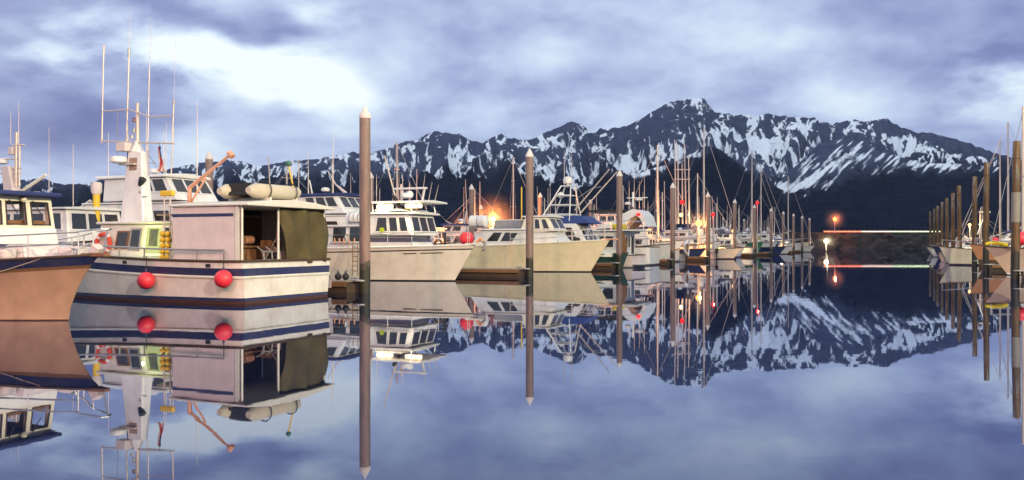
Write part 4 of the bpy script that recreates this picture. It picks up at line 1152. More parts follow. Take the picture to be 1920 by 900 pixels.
MB().prism([gx(1103, 398), gx(1180, 397), gx(1180, 393), gx(1103, 394)], (0, -3.2, 0)).build('canopy', BLACKP, G.root, bevel=.03)
mb = MB()
for px in (1106, 1120, 1140):
    mb.tube([gx(px, 396, 1.5), gx(px + 16, 428, 1.5)], .04, 5)
mb.build('canopy_frame', STEEL, G.root)
a = gx(1187, 386, .6)
MB().tube([a, (a[0], .6, a[2] + 1.3)], .09, 8).build('mast', WHITE, G.root)
radar(G.root, a[0] - .5, .3, a[2] + .55, .36); radar(G.root, a[0] + .6, .3, a[2] + .15, .3)
MB().box((a[0] - .4, .6, a[2] + .75), (2.0, .1, .08)).build('spreader', WHITE, G.root)
MB().lathe([(.12, -.12), (.2, 0), (.12, .12)], gx(1197, 402, 1.85), 10).build('signal_light', REDL, G.root, smooth=True)
for k in range(4):
    whip(G.root, a[0] + .8 - .5 * k, -.8, a[2] - .2, 2.6 + .5 * (k % 2), .03)

DARKT = paint('dark_teal_tarp', (.008, .05, .05), .7, bump=.3)
# teal-covered boat on the finger ahead of H
TG = Boat('covered_skiff', 'small open boat under a hanging teal tarp beyond the cream cruiser bow', 'boat', stem=ao(68.9, -21.2), L=5.5, B=2.0, zs=1.0, zb=1.3, rake=.5, mats=[BLACKP, DARKT, DARKT])
MB().prism([(0, y, z) for y, z in ((-1.02, .95), (1.02, .95), (.7, 1.25), (0, 1.5), (-.7, 1.25))], (4.9, 0, 0)).build('tarp', CREAM, TG.root, bevel=.04)
MB().prism([(.1, -1.06, .2), (4.2, -1.06, .2), (4.2, -1.06, .98), (.1, -1.06, .98)], (0, -.03, 0)).build('tarp_skirt', DARKT, TG.root)
# ------------------------------------------------------------------ boats behind the first row on the near side
Ry = yacht('white yacht with lit amber pilothouse windows rising behind the antenna mast', ao(36, -27.6), 15.0, 4.6, WHITE, zb=2.0, lit=True, top=False, lift=1.75)
Qy = yacht('white raised deck yacht behind the white cruiser pilothouse, beyond the walkway', ao(38.5, -42.5) + Vector((0, 0, 0)), 14, 4.4, BLACKP, rz=BOW_IN + math.pi, fly=False, name='raised_deck_yacht')
MB().tube([(6.5, 0, 2.8), (6.5, 0, 4.9)], .22, 10).build('exhaust_stack', BLACKP, Qy.root, smooth=True)
MB().lathe([(.3, 0), (.34, .3), (.2, .5)], (6.5, 0, 4.8), 12).build('stack_cap', WHITE, Qy.root, smooth=True)
MB().tube([(8.5, -.3, 3.0), (11.6, -.3, 4.6)], .12, 4).build('boom', CREAM, Qy.root)
MB().tube([(3.5, -.3, 2.9), (6.2, -.3, 4.0)], .12, 4).build('boom', CREAM, Qy.root)
MB().box((8.5, 0, 3.3), (6.0, 4.0, .1)).build('awning', BLACKP, Qy.root)
mb = MB()
for k in range(6):
    mb.tube([(6.0 + k, -1.8, 2.8), (6.0 + k, -1.8, 3.3)], .03, 5)
mb.build('awning_frame', STEEL, Qy.root)
yp = thing('crane_post', 'yellow steel post standing by the walkway behind the white cruiser', 'post', at(181, 44, HZ) * 1.0)
yp.location.z = 0
MB().tube([(0, 0, -.5), (0, 0, 4.5)], .17, 10).build('post', YELLOW, yp, smooth=True)
MB().lathe([(.2, 0), (.26, .15), (.26, .5), (.2, .6)], (0, 0, 4.5), 10).build('head', CANVASW, yp, smooth=True)
Zb = Boat('trawler', 'white trawler with cluttered signal mast beyond the white cruiser navy roof', 'boat', stem=ao(31.5, -33.0) - Vector((0, 0, 0)), L=13, B=4.4, zs=1.8, zb=2.4, rake=1, mats=[RUST, NAVY, WHITE])
z1 = Cab(Zb, 4, 9.5, 3.4, 1.8, 3.7, front=.3, name='wheelhouse')
z1.row('R', 4, .05, .95, .5, .9, .2); z1.row('F', 3, .05, .95, .5, .9, .15); z1.roof(.1, .2)
zl_ = lambda px, py: (Zb.loc(px, py, 0)[0], 0, Zb.loc(px, py, 0)[1])
MB().hexa([(zl_(30, 350)[0] - .4, -.3, 3.8), (zl_(30, 350)[0] + .4, -.3, 3.8), (zl_(30, 350)[0] + .4, .3, 3.8), (zl_(30, 350)[0] - .4, .3, 3.8)],
          [(zl_(14, 310)[0] - .25, -.2, zl_(14, 312)[2]), (zl_(14, 310)[0] + .3, -.2, zl_(14, 312)[2]), (zl_(14, 310)[0] + .3, .2, zl_(14, 312)[2]), (zl_(14, 310)[0] - .25, .2, zl_(14, 312)[2])]).build('mast_trunk', CANVASW, Zb.root, bevel=.03)
MB().tube([zl_(30, 350), zl_(31, 248)], [.1, .07], 8).build('mast', ALU, Zb.root)
MB().tube([zl_(36, 348), zl_(37, 272)], .05, 6).build('mast', ALU, Zb.root)
for y0, x0, x1 in ((272, 22, 46), (298, 0, 36), (316, 2, 40), (325, 0, 38)):
    MB().tube([zl_(x0, y0), zl_(x1, y0)], .045, 5).build('crosstree', ALU, Zb.root)
MB().box((zl_(23, 283)[0], 0, zl_(23, 283)[2]), (.35, .3, .4)).build('loudhailer', CANVASW, Zb.root, bevel=.04)
radar(Zb.root, *zl_(4, 306), .3)
whip(Zb.root, *zl_(20, 270), 1.8, .02); whip(Zb.root, *zl_(35, 272), 2.2, .02)
MB().tube([zl_(30, 365), zl_(86, 328)], .09, 4).build('boom', CREAM, Zb.root)

# ------------------------------------------------------------------ piles
def make_pile(mat, cap, H=7.9, r=.235):
    t = thing('steel_pile' if cap else 'wooden_pile', None, 'pile')
    if cap:
        MB().lathe([(r, -1.5), (r, H - .5)], n=18).build('shaft', mat, t, smooth=True)
        MB().lathe([(r + .012, H - .54), (r + .015, H - .42), (.02, H)], n=18).build('cap', CAP, t)
    else:
        MB().lathe([(r * 1.05, -1.5), (r * 1.02, 2), (r * .97, 5), (r * .93, H), (r * .8, H + .03)], n=14).build('shaft', mat, t, smooth=True)
        MB().lathe([(r * 1.03, H - 1.0), (r * 1.03, H - .96)], n=14).build('band', BLACKP, t)
    return t
ORD = ['first', 'second', 'third', 'fourth', 'fifth', 'sixth', 'seventh', 'eighth', 'ninth', 'tenth', 'eleventh', 'twelfth', 'thirteenth', 'fourteenth']
tops = [(684, 198), (993, 278), (1161, 318), (1261, 342), (1328, 360), (1377, 373), (1415, 383), (1446, 390), (1469, 396), (1488, 400), (1504, 404.5), (1518, 408)]
proto = make_pile(PILE, True)
PILES = []
for i, (px, ty) in enumerate(tops):
    Yd = 5.8 * F / (HZ - ty)
    o = proto if i == 0 else copy_tree(proto)
    p = at(px, Yd)
    o.location = (p.x, p.y, random.uniform(-.03, .03) if i else 0)
    o.rotation_euler = (R(random.uniform(-.35, .35)), R(random.uniform(-.35, .35)), random.uniform(0, 6))
    PILES.append(Vector((p.x, p.y, 0)))
    lab = ['tallest white-capped steel pile standing beside the charter boat', 'second tallest white-capped steel pile in front of the cream cruiser hull', 'third white-capped steel pile, in front of the houseboat'][i] if i < 3 else ORD[i] + ' white-capped steel pile along the channel, counted from the tallest'
    tag(o, lab, 'pile', 'capped steel piles along the channel')
back = [(392, 283), (695, 322), (884, 345), (1013, 361), (1107, 374), (1187, 381), (1232, 390), (1290, 399), (1303, 405), (1356, 407), (1395, 410)]
names = ['behind the orange davit', 'half hidden behind the tallest pile', 'beside the orange lamp glow', 'behind the cream cruiser pilothouse', 'beyond the outrigger poles', 'behind the radar arch', 'behind the yellow kayak', 'behind the tall antenna frame', 'past the orange deck lamp', 'beyond the fifth channel pile', 'beyond the sixth channel pile']
for (px, ty), nm in zip(back, names):
    Yd = 5.8 * F / (HZ - ty)
    o = copy_tree(proto)
    p = at(px, Yd)
    o.location = (p.x, p.y, 0)
    tag(o, 'white-capped steel pile of the walkway row, ' + nm, 'pile', 'capped steel piles along the walkway')
# short pale pile seen by the orange lamp
o = copy_tree(proto); p = at(902, 112); o.location = (p.x, p.y, -1.0)
tag(o, 'shorter white-capped pile between the orange lamp and a taller pile', 'pile', 'capped steel piles along the walkway')
wproto = make_pile(PILEW, False)
wtops = [(1903, 263), (1848, 307), (1827, 332), (1800, 350), (1787, 361), (1776, 371), (1765, 379), (1757.5, 386), (1750.5, 392), (1745, 397)]
WP = []
for i, (px, ty) in enumerate(wtops):
    Yd = 5.8 * F / (HZ - ty) if i else 50.8
    o = wproto if i == 0 else copy_tree(wproto)
    p = at(px, Yd)
    o.location = (p.x, p.y, random.uniform(-.1, .1))
    o.scale = (random.uniform(.78, .95),) * 2 + (1,)
    o.rotation_euler = (R(random.uniform(-.8, .8)), R(random.uniform(-.8, .8)), random.uniform(0, 6))
    WP.append(Vector((p.x, p.y, 0)))
    tag(o, 'thick wooden pile with a pale sleeve among the sailboat masts' if i == 0 else ORD[i] + ' bare wooden pile of the row across the channel', 'pile', 'wooden piles across the channel')
sl_ = MB().lathe([(.25, 3.3), (.255, 5.0)], n=14).build('pile_sleeve', paint('grey_sleeve', (.20, .18, .17), .6), wproto, smooth=True)
wproto.scale = (.95, .95, 1)

# ------------------------------------------------------------------ docks
def finger(end, L, dirv, label, w=1.5, group='floating finger docks'):
    rz = math.atan2(dirv.y, dirv.x)
    t = thing('finger_dock', label, 'dock', end, rz, group)
    mb = MB()
    for k in range(int(L / .32)):
        mb.box((.16 + k * .32, 0, .47), (.29, w, .05))
    mb.build('deck', DECKW, t)
    MB().box((L / 2, 0, .1), (L - .06, w - .16, .6)).build('float', DARKW, t)
    for s_ in (-1, 1):
        MB().box((L / 2, s_ * (w / 2 + .035), .36), (L, .06, .2)).build('rub_board', BROWNW, t, bevel=.015)
    for k in (.7, L * .35, L * .7):
        MB().box((k, -w / 2 + .12, .52), (.07, .07, .07)).box((k, -w / 2 + .12, .56), (.34, .06, .05)).build('cleat', GALV, t, bevel=.012)
    MB().tube([(-.36 * math.cos(a) - .12, .36 * math.sin(a), .5) for a in [k * math.pi / 7 for k in range(14)]], .05, 6, closed=True).build('pile_hoop', GALV, t)
    return t
for b_, xs_ in ((Ry, (2, 4, 6, 9)), (Dy, (2, 4.5, 7)), (Qy, (3, 7, 10))):
    for k_, x_ in enumerate(xs_):
        whip(b_.root, x_, 1.2 - .7 * k_, 3.9, 4.2 + 1.3 * (k_ % 2), .03)
dirs = Vector((-OX.x, -OX.y, 0))
for i, p in enumerate(PILES):
    lab = 'wooden finger dock ending at the ' + (['tallest steel pile', 'second capped pile', 'third capped pile'][i] if i < 3 else ORD[i] + ' capped pile')
    finger(p + dirs * .34, 18.2, dirs, lab, 1.7 if i < 3 else 1.5)
wk = thing('walkway_dock', 'long wooden main walkway dock running behind the berthed boats', 'dock', ao(0, -40.6), R(90) - DOCK)
mb = MB()
for k in range(560):
    mb.box((.2 + k * .45, 0, .5), (.42, 2.4, .05))
mb.build('deck', DECKW, wk)
MB().box((126, 0, .12), (252, 2.2, .66)).build('float', DARKW, wk)
# the finger's number plate, tyres and small gear by the tallest pile
npl = thing('number_plate', 'small white plate with a dark letter on the finger dock end beside the fishing boat', 'sign', PILES[0] + dirs * 1.25 + Vector((-.41, -.912, 0)) * .95 + Vector((0, 0, .38)), math.atan2(-.912, -.41) + R(90))
MB().box((0, 0, 0), (.42, .02, .34)).build('plate', CANVASW, npl)
tc = bpy.data.curves.new('letter', 'FONT'); tc.body = 'B'; tc.size = .3; tc.extrude = .004; tc.align_x = 'CENTER'; tc.align_y = 'CENTER'
tc.materials.append(NAVY)
tmp = bpy.data.objects.new('letter_source', tc); COL.objects.link(tmp); bpy.context.view_layer.update(); me_ = bpy.data.meshes.new_from_object(tmp); bpy.data.objects.remove(tmp); to = bpy.data.objects.new('letter', me_); COL.objects.link(to); to.parent = npl; to.location = (0, -.016, 0); to.rotation_euler = (R(90), 0, 0)
for k, dx in enumerate((.12, .5)):
    p = PILES[0] + dirs * (.5 + dx) + Vector((0, 0, .52))
    fender(p + Vector((0, 0, .15)) + Vector((-.41, -.912, 0)) * .5, 'black ball fender on the finger dock ' + ('right beside the tallest pile' if k == 0 else 'second from the tallest pile'),   .15, hang=.12, col=BLACKP)
def pedestal(p, lab, mat=WARM, h=1.0):
    t = thing('power_pedestal', lab, 'pedestal', p, -DOCK, 'lit power pedestals on the docks')
    MB().box((0, 0, h / 2), (.22, .22, h)).build('post', WHITE, t, bevel=.02)
    MB().lathe([(.13, 0), (.15, .16), (.02, .26)], (0, 0, h), 10).build('lamp', mat, t)
    point(Vector(p) + Vector((0, 0, h + .6)), 350, (1, .62, .25), .05, 'pedestal_light')
for i in (5, 6, 7, 8, 9):
    pedestal(PILES[i] + dirs * 2.2 + Vector((0, 0, .5)), 'small lit power pedestal on the dock at the ' + ORD[i] + ' capped pile')

# dinghy stood on its side, dock steps
dn = thing('rowing_dinghy', 'white rowing dinghy stood on its side on the finger at the fourth capped pile', 'dinghy', PILES[3] + dirs * -1.2 + Vector((1.4, 5.2, 1.55)), R(70))
vs = []
N1, N2 = 12, 8
for i in range(N1 + 1):
    u = i / N1
    wv_, dp = .62 * math.sin(math.pi * min(1, .12 + u * .88)) ** .6, .5 * math.sin(math.pi * min(1, .18 + u * .8)) ** .5
    for j in range(N2 + 1):
        a_ = math.pi * j / N2
        vs.append(((u - .5) * 1.1, dp * math.sin(a_), wv_ * 1.55 * math.cos(a_) * .9))
fs = [(i * (N2 + 1) + j, (i + 1) * (N2 + 1) + j, (i + 1) * (N2 + 1) + j + 1, i * (N2 + 1) + j + 1) for i in range(N1) for j in range(N2)]
o = MB().add(vs, fs).build('hull', WHITE, dn, smooth=True)
o.modifiers.new('shell', 'SOLIDIFY').thickness = .04
MB().box((0, .12, 0), (.22, .16, 1.0)).build('thwart', BROWNW, dn)
for s_ in (-.5, .5):
    MB().tube([(s_ * .7, .25, -.8), (s_ * .7, .1, -1.1)], .05, 5).build('chock', DARKW, dn)

# ------------------------------------------------------------------ kinds of boats for the rest of the harbour
def mk_cruiser(hullm, cloth):
    b = Boat('cabin_boat', None, 'boat', stern=(0, 0, 0), rz=0, L=9.5, B=3.4, zs=1.15, zb=1.75, rake=.9, mats=[RUST, NAVY, hullm])
    c = Cab(b, 2.2, 7.2, 2.7, 1.1, 2.25, front=1.3, w1=2.5, taper=.75)
    c.row('R', 3, .12, .8, .42, .86, .2, fw=.05); c.row('L', 3, .2, .88, .42, .86, .2, fw=.05); c.row('F', 2, .08, .92, .3, .85, .12)
    c2 = Cab(b, 2.4, 5.2, 2.3, 2.27, 3.0, front=.5, w1=2.1, name='flybridge')
    c2.row('F', 2, .08, .92, .3, .9, .12); c2.row('R', 2, .2, .95, .35, .9, .2); c2.row('L', 2, .05, .8, .35, .9, .2); c2.row('B', 2, .1, .9, .3, .9, .2)
    c2.roof(.12, .2, cloth)
    c.row('B', 2, .12, .88, .2, .8, .2)
    b.rail(.45, .985, .65, 6, (1.0,), .02)
    MB().tube([(3.2, 0, 3.1), (3.0, 0, 4.3)], .05, 6).build('mast', WHITE, b.root)
    radar(b.root, 3.5, 0, 3.35, .28)
    whip(b.root, 2.8, .9, 3.1, 3.2, .03); whip(b.root, 2.8, -.9, 3.1, 2.5, .03)
    return b.root
def mk_sail(hullm, cover, mh):
    b = Boat('sailboat', None, 'boat', stern=(0, 0, 0), rz=0, L=10.5, B=3.3, zs=1.1, zb=1.45, rake=1.2, stern_w=.7, full=2.0, mats=[RUST, NAVY, hullm])
    c = Cab(b, 2.6, 7.2, 2.1, 1.1, 1.65, front=.8, w1=1.8, name='coachroof')
    c.row('R', 4, .1, .85, .35, .75, .35, fw=.03); c.row('L', 4, .15, .9, .35, .75, .35, fw=.03)
    mast_pole(b.root, 6.0, 0, 1.5, mh - 1.5, .11, .075, ALU, ((.45, .8), (.74, .55)))
    MB().tube([(6.0, 0, 2.6), (1.6, 0, 2.7)], .07, 6).build('boom', ALU, b.root)
    MB().tube([(5.9, 0, 2.85), (4, 0, 2.82), (1.7, 0, 2.76)], [.2, .17, .1], 8).build('sail_cover', cover, b.root, smooth=True)
    MB().tube([(11.4, 0, 1.6), (6.1, 0, mh - .3)], [.035, .02], 5).build('furled_jib', ALU, b.root)
    stays(b.root, [((.2, 0, 1.2), (6, 0, mh - .1)), ((5.9, 1.5, 1.2), (6, .1, mh - .3)), ((5.9, -1.5, 1.2), (6, -.1, mh - .3))], .018)
    b.rail(.05, .985, .6, 7, (1.0,), .016)
    return b.root
def mk_troller(hullm, ph=10.5):
    b = Boat('fishing_troller', None, 'boat', stern=(0, 0, 0), rz=0, L=12.5, B=4.1, zs=1.35, zb=2.3, rake=1.0, mats=[RUST, BLACKP, hullm])
    c = Cab(b, 6.0, 9.6, 2.9, 1.5, 3.6, front=.25, w1=2.7, name='wheelhouse')
    c.row('F', 3, .06, .94, .55, .9, .15); c.row('R', 3, .08, .92, .52, .88, .2); c.row('L', 3, .08, .92, .52, .88, .2)
    c.roof(.12, .22)
    m_ = mast_pole(b.root, 5.6, 0, 1.5, 7.4, .11, .06, ALU, ((.6, 1.0), (.85, .7)))
    for s_ in (-1, 1):
        MB().tube([(5.5, s_ * 1.7, 1.6), (5.3, s_ * 2.1, ph)], [.08, .04], 6).build('trolling_pole', ALU, b.root)
    MB().tube([(5.4, 0, 3.2), (1.4, 0, 4.9)], [.09, .06], 6).build('boom', ALU, b.root)
    stays(b.root, [((12.6, 0, 2.4), (5.6, 0, 8.7)), ((.4, 0, 1.5), (5.6, 0, 8.5)), ((1.4, 0, 4.9), (5.6, 0, 8.3))], .02)
    radar(b.root, 8.0, 0, 3.85, .3)
    MB().box((3.0, 0, 1.6), (2.2, 2.2, .5)).build('fish_hatch', GALV, b.root, bevel=.05)
    whip(b.root, 7.2, 1.0, 3.7, 3.0, .03)
    b.rail(.5, .97, .6, 6, (1.0,), .022, m=GALV)
    return b.root
def mk_skiff(hullm, panel):
    b = Boat('skiff', None, 'boat', stern=(0, 0, 0), rz=0, L=6.2, B=2.4, zs=.85, zb=1.15, rake=.6, mats=[BLACKP, hullm, hullm], deck=.25)
    c = Cab(b, 2.4, 3.8, 1.5, .6, 1.75, front=.35, w1=1.4, name='console', mat=panel)
    c.row('F', 2, .08, .92, .55, .92, .12); c.row('R', 1, .1, .9, .55, .9, .1); c.row('L', 1, .1, .9, .55, .9, .1)
    mo = MB().hexa([(-.35, -.2, .75), (.05, -.2, .75), (.05, .2, .75), (-.35, .2, .75)], [(-.4, -.17, 1.3), (0, -.17, 1.25), (0, .17, 1.25), (-.4, .17, 1.3)]).build('outboard_cowl', BLACKP, b.root, bevel=.05)
    MB().box((-.2, 0, .3), (.16, .12, 1.0)).build('outboard_leg', BLACKP, b.root, bevel=.03)
    return b.root
ZERO = Vector((0, 0, 0))
K = {
    'cr_w': (mk_cruiser(WHITE, ROOFW), 9.5, 'white cabin boat with white roof'),
    'cr_n': (mk_cruiser(WHITE, NAVYC), 9.5, 'white cabin boat with navy canvas top'),
    'cr_c': (mk_cruiser(CREAM, BLUEC), 9.5, 'cream cabin boat with blue canvas top'),
    'sa_b': (mk_sail(WHITE, BLUEC, 12.6), 10.5, 'white sailboat with blue sail cover'),
    'sa_y': (mk_sail(PALE, YCANV, 11.4), 10.5, 'pale sailboat with yellow sail cover'),
    'sa_n': (mk_sail(BLUEH, CANVASW, 13.6), 10.5, 'blue hulled sailboat with white sail cover'),
    'tr_w': (mk_troller(WHITE, 10.5), 12.5, 'white fishing troller with upright poles'),
    'tr_b': (mk_troller(BLUEH, 9.6), 12.5, 'blue hulled fishing troller with upright poles'),
    'tr_g': (mk_troller(GREENP, 10), 12.5, 'green hulled fishing troller with upright poles'),
    'sk_w': (mk_skiff(paint('pink_grey_hull', (.6, .46, .45), .5), WHITE), 6.2, 'open pinkish skiff with small console'),
    'sk_g': (mk_skiff(GREYH, ROOFW), 6.2, 'open grey skiff with small console'),
}
GRP = {'cr': 'cabin boats in the harbour', 'sa': 'sailboats in the harbour', 'tr': 'fishing trollers in the harbour', 'sk': 'skiffs in the harbour'}
used, LABELS = set(), {}
def put(kind, pos, rz, where, stern_at=True, sc=1.0, desc=None):
    """pos: where the end of the boat nearest the channel lies."""
    pr, L, d = K[kind]
    o = pr if kind not in used else copy_tree(pr)
    used.add(kind)
    h = Vector((math.cos(rz), math.sin(rz), 0))
    bow_out = h.dot(Vector((OX.x, OX.y, 0))) > 0
    o.location = Vector(pos) - (h * L * sc if stern_at == 'bow' else ZERO)
    o.rotation_euler = (0, 0, rz)
    o.scale = (sc, sc, sc)
    lab = (desc or d) + ' ' + where
    n = LABELS.get(lab, 0)
    LABELS[lab] = n + 1
    tag(o, lab, 'boat', GRP[kind[:2]])
    return o
def berth(kind, a, o_, out, where='', **k):
    """bow out (True) or stern out (False), the outer end at (a, o_)"""
    return put(kind, ao(a, o_), BOW_OUT + random.uniform(-.02, .02) if out else BOW_IN + random.uniform(-.02, .02), where, 'bow' if out else True, **k)
pa = [AX.dot(p.xy) for p in PILES]
# channel side, beyond the houseboat
seq = [(89.5, 'cr_w', True), (95.5, 'cr_n', False), (98.5, 'sk_g', False), (106, 'cr_n', True), (112.0, 'sk_w', False), (117, 'tr_w', True), (122.5, 'cr_c', False), (128, 'cr_w', False), (134.5, 'cr_w', True), (141, 'cr_n', False),
       (147, 'cr_n', False), (153, 'tr_g', True), (158.5, 'cr_w', False), (165, 'cr_w', True), (171, 'cr_c', False), (177.5, 'tr_b', True), (183.5, 'cr_n', True), (189.5, 'cr_w', False), (196, 'sa_b', False), (202, 'cr_n', True), (208, 'cr_w', True), (215, 'tr_w', False), (222, 'cr_c', True)]
for a_, k_, out in seq:
    j = max(i for i in range(len(pa)) if pa[i] <= a_ + .01)
    nxt = pa[j + 1] if j + 1 < len(pa) else pa[j] + 17
    half = 'just past' if a_ - pa[j] < (nxt - pa[j]) * .5 else 'well past'
    berth(k_, a_, random.uniform(-24.0, -22.2), out, sc=(1.0 if k_[:2] != 'cr' else random.uniform(1.1, 1.35)), where= half + ' the ' + ORD[j] + ' capped pile')
# beyond the walkway, heads showing over the first row
seq2 = [(47, 'tr_w'), (55.5, 'cr_w'), (63, 'tr_b'), (71, 'cr_n'), (79, 'sa_b'), (86, 'tr_w'), (94, 'cr_c'), (101, 'tr_g'), (109, 'sa_n'), (117, 'cr_w'), (125, 'tr_w'), (133, 'sa_y'), (141, 'cr_n'), (149, 'tr_b'), (157, 'sa_b'), (165, 'cr_w'), (173, 'tr_w'), (181, 'cr_c'), (189, 'sa_n'), (197, 'cr_w'), (206, 'tr_g'), (215, 'cr_n')]
for i, (a_, k_) in enumerate(seq2):
    j = max(i_ for i_ in range(len(pa)) if pa[i_] <= a_ + .01)
    berth(k_, a_, -43.0 - random.uniform(0, 1.5), i % 3 != 0, sc=(1.0 if k_[:2] != 'cr' else random.uniform(1.15, 1.4)), where='beyond the walkway, seen past the ' + ORD[j] + ' capped pile')
# tall masts that stand out against the mountains: (mast px, top py, hull, cover, label)
def tall_sail(px, ty, hullm, cover, lab, out=1, o_m=-25.0):
    k = (px - 960) / F
    Yd = o_m / (k * OX.x + OX.y)
    p = at(px, Yd)
    r = mk_sail(hullm, cover, CAMH + (HZ - ty) / F * Yd)
    rz = BOW_OUT if out > 0 else BOW_IN
    h = Vector((math.cos(rz), math.sin(rz), 0))
    r.location = Vector((p.x, p.y, 0)) - h * 6.0
    r.rotation_euler = (0, 0, rz)
    tag(r, lab, 'boat', 'sailboats in the harbour')
    return r
tall_sail(1233, 272, BLUEH, CANVASW, 'blue hulled sailboat whose mast rises behind the yellow kayak', o_m=-27)
tall_sail(1320, 237, WHITE, BLUEC, 'sailboat with the tallest mast, between the fourth and fifth capped piles', o_m=-27)
tall_sail(1308, 325, PALE, CANVASW, 'sailboat with a short mast beside the tallest mast')
tall_sail(1410, 280, BLUEH, CANVASW, 'sailboat whose tall mast rises at the seventh capped pile')
tall_sail(1427, 308, WHITE, YCANV, 'sailboat with a mast just past the seventh capped pile')
tall_sail(1478, 330, PALE, BLUEC, 'sailboat with a lone mast by the ninth and tenth capped piles')
# tall antenna gantry on a seiner at about the fifth pile
Sn = Boat('seiner', 'fishing seiner with a tall four-legged antenna frame and a red signal light', 'boat', stem=ao(99.5, -24.5), L=14, B=4.6, zs=1.5, zb=2.4, rake=1.1, mats=[RUST, BLACKP, WHITE])
s1 = Cab(Sn, 4.5, 10, 3.4, 1.7, 3.9, front=.4, name='wheelhouse')
s1.row('R', 4, .06, .94, .5, .9, .2); s1.row('F', 3, .05, .95, .5, .9, .15); s1.roof(.12, .3)
s2 = Cab(Sn, 5.2, 8.8, 2.6, 4.05, 5.3, front=.3, name='flybridge')
s2.row('R', 3, .06, .94, .4, .9, .2); s2.roof(.1, .25)
sg = lambda px, py, ly=0.0: (Sn.loc(px, py, ly)[0], ly, Sn.loc(px, py, ly)[1])
for px0, px1, top, ly in ((1268, 1265, 262, .5), (1272, 1271, 270, -.5), (1287, 1283, 268, .5), (1293, 1291, 290, -.5), (1280, 1279, 306, 0)):
    MB().tube([sg(px0, 420, ly), sg(px1, top, ly)], [.10, .05], 6).build('antenna_leg', ALU, Sn.root)
for y_ in (318, 336):
    MB().tube([sg(1264, y_), sg(1294, y_)], .06, 5).build('crossbar', ALU, Sn.root)
MB().ball(sg(1279, 379, -1.2), .24, 12, 8).build('signal_light', REDL, Sn.root, smooth=True)
MB().ball(sg(1277, 403, -1.5), .22, 12, 8).build('deck_lamp', WARM, Sn.root, smooth=True)
point(Sn.w(*sg(1277, 405, -1.9)), 250, (1, .55, .2), .04, 'seiner_deck_light')
Sn.rail(.5, .97, .7, 6, (1.0,), .025)

# ------------------------------------------------------------------ across the channel
side = math.pi - DOCK          # bows into the channel
def rboat(kind, a, o_, where, out=True, **k):
    rz = BOW_IN if out else BOW_OUT
    return put(kind, ao(a, o_), rz + random.uniform(-.02, .02), where, 'bow' if out else True, **k)
AL = Boat('aluminium_skiff', 'grey aluminium workboat with orange lamplight in its hull colour beside the wooden piles', 'boat', stem=at(1843, 70), rz=BOW_IN + R(14), L=8.5, B=3.0, zs=1.3, zb=2.0, rake=1.0, mats=[BLACKP, DARKW, paint('lamplit_grey_hull', (.42, .20, .11), .5, streak=.3)], bands=[('z', -.45, 0), ('z', .05, 1), ('f', .35, 2), ('f', .7, 2), ('s', 0, 2)])  # orange lamplight is put into the grey hull's colour
a1 = Cab(AL, 1.6, 4.2, 2.2, 1.2, 2.5, front=.5, mat=GREYH)
a1.row('F', 2, .08, .92, .4, .9, .12); a1.row('R', 2, .1, .9, .45, .9, .2); a1.row('L', 2, .1, .9, .45, .9, .2)
AL.rail(.4, .97, .5, 5, (1.0,), .02)
BB = Boat('sloop', 'beige sailboat, red ball on its rail, cut off by the picture edge', 'boat', stem=at(1890, 57.5), rz=BOW_IN, L=11, B=3.6, zs=1.45, zb=1.85, rake=1.3, full=2.0, mats=[BLACKP, WHITE, paint('beige_hull', (.55, .40, .32), .45)])
b1 = Cab(BB, 3, 7.6, 2.2, 1.5, 2.2, front=.8, w1=1.9, name='coachroof')
b1.row('L', 4, .12, .9, .3, .75, .35, fw=.03)
mast_pole(BB.root, BB.loc(1919, 400, 0)[0], 0, 1.9, BB.loc(1919, 200, 0)[1] - 1.9, .13, .09, ALU, ((.5, .9),))
stays(BB.root, [((12, 0, 1.9), (BB.loc(1919, 400, 0)[0], 0, BB.loc(1919, 205, 0)[1])), ((5, 1.7, 1.5), (BB.loc(1919, 400, 0)[0], 0, BB.loc(1919, 215, 0)[1]))], .02)
BB.rail(.35, .985, .75, 7, (1.0, .5), .022)
MB().tube([(11.0, -.3, 1.95), (11.9, -.1, 2.1), (12.3, 0, 2.0)], [.12, .16, .08], 8).build('bow_roll', YCANV, BB.root, smooth=True)
xx, zz = BB.loc(1914, 447, 1.75)
fender(BB.w(xx, 1.75, zz), 'big red ball fender on the beige sailboat rail', .44, hang=.3)
xx, zz = AL.loc(1866, 451, .9)
fender(AL.w(xx, .9, zz), 'small red ball fender on the aluminium workboat deck', .27, hang=.3)
tall_sail(1890, 228, WHITE, BLUEC, 'sailboat with a tall mast between the first two wooden piles', -1, 10.5)
tall_sail(1875, 262, PALE, YCANV, 'sailboat with a lower mast just past the second wooden pile', -1, 10.5)
for i, (a_, k_, out) in enumerate(((93, 'cr_c', True), (101, 'sk_g', True), (108, 'sk_w', True), (117, 'cr_c', False), (126, 'sk_w', True), (134, 'tr_b', True), (143, 'cr_w', True), (152, 'cr_n', False), (161, 'cr_w', True), (171, 'sk_g', True), (180, 'cr_c', True))):
    rboat(k_, a_, 3.0 + random.uniform(0, .8), 'across the channel, ' + ORD[i] + ' berth beyond the aluminium workboat', out, sc=1.0 if a_ < 105 else .72)
for j, p in enumerate(WP):
    d_ = Vector((OX.x, OX.y, 0))
    finger(p + d_ * .35, 14, d_, 'dark finger dock behind the ' + ORD[j] + ' wooden pile', 1.3, 'finger docks across the channel')
w2_ = thing('walkway_dock', 'long walkway dock on the far side of the channel behind the wooden piles', 'dock', ao(40, 20.5), R(90) - DOCK)
mb = MB()
for k in range(400):
    mb.box((.2 + k * .45, 0, .5), (.42, 2.4, .05))
mb.build('deck', DECKW, w2_)
MB().box((90, 0, .12), (180, 2.2, .66)).build('float', DARKW, w2_)
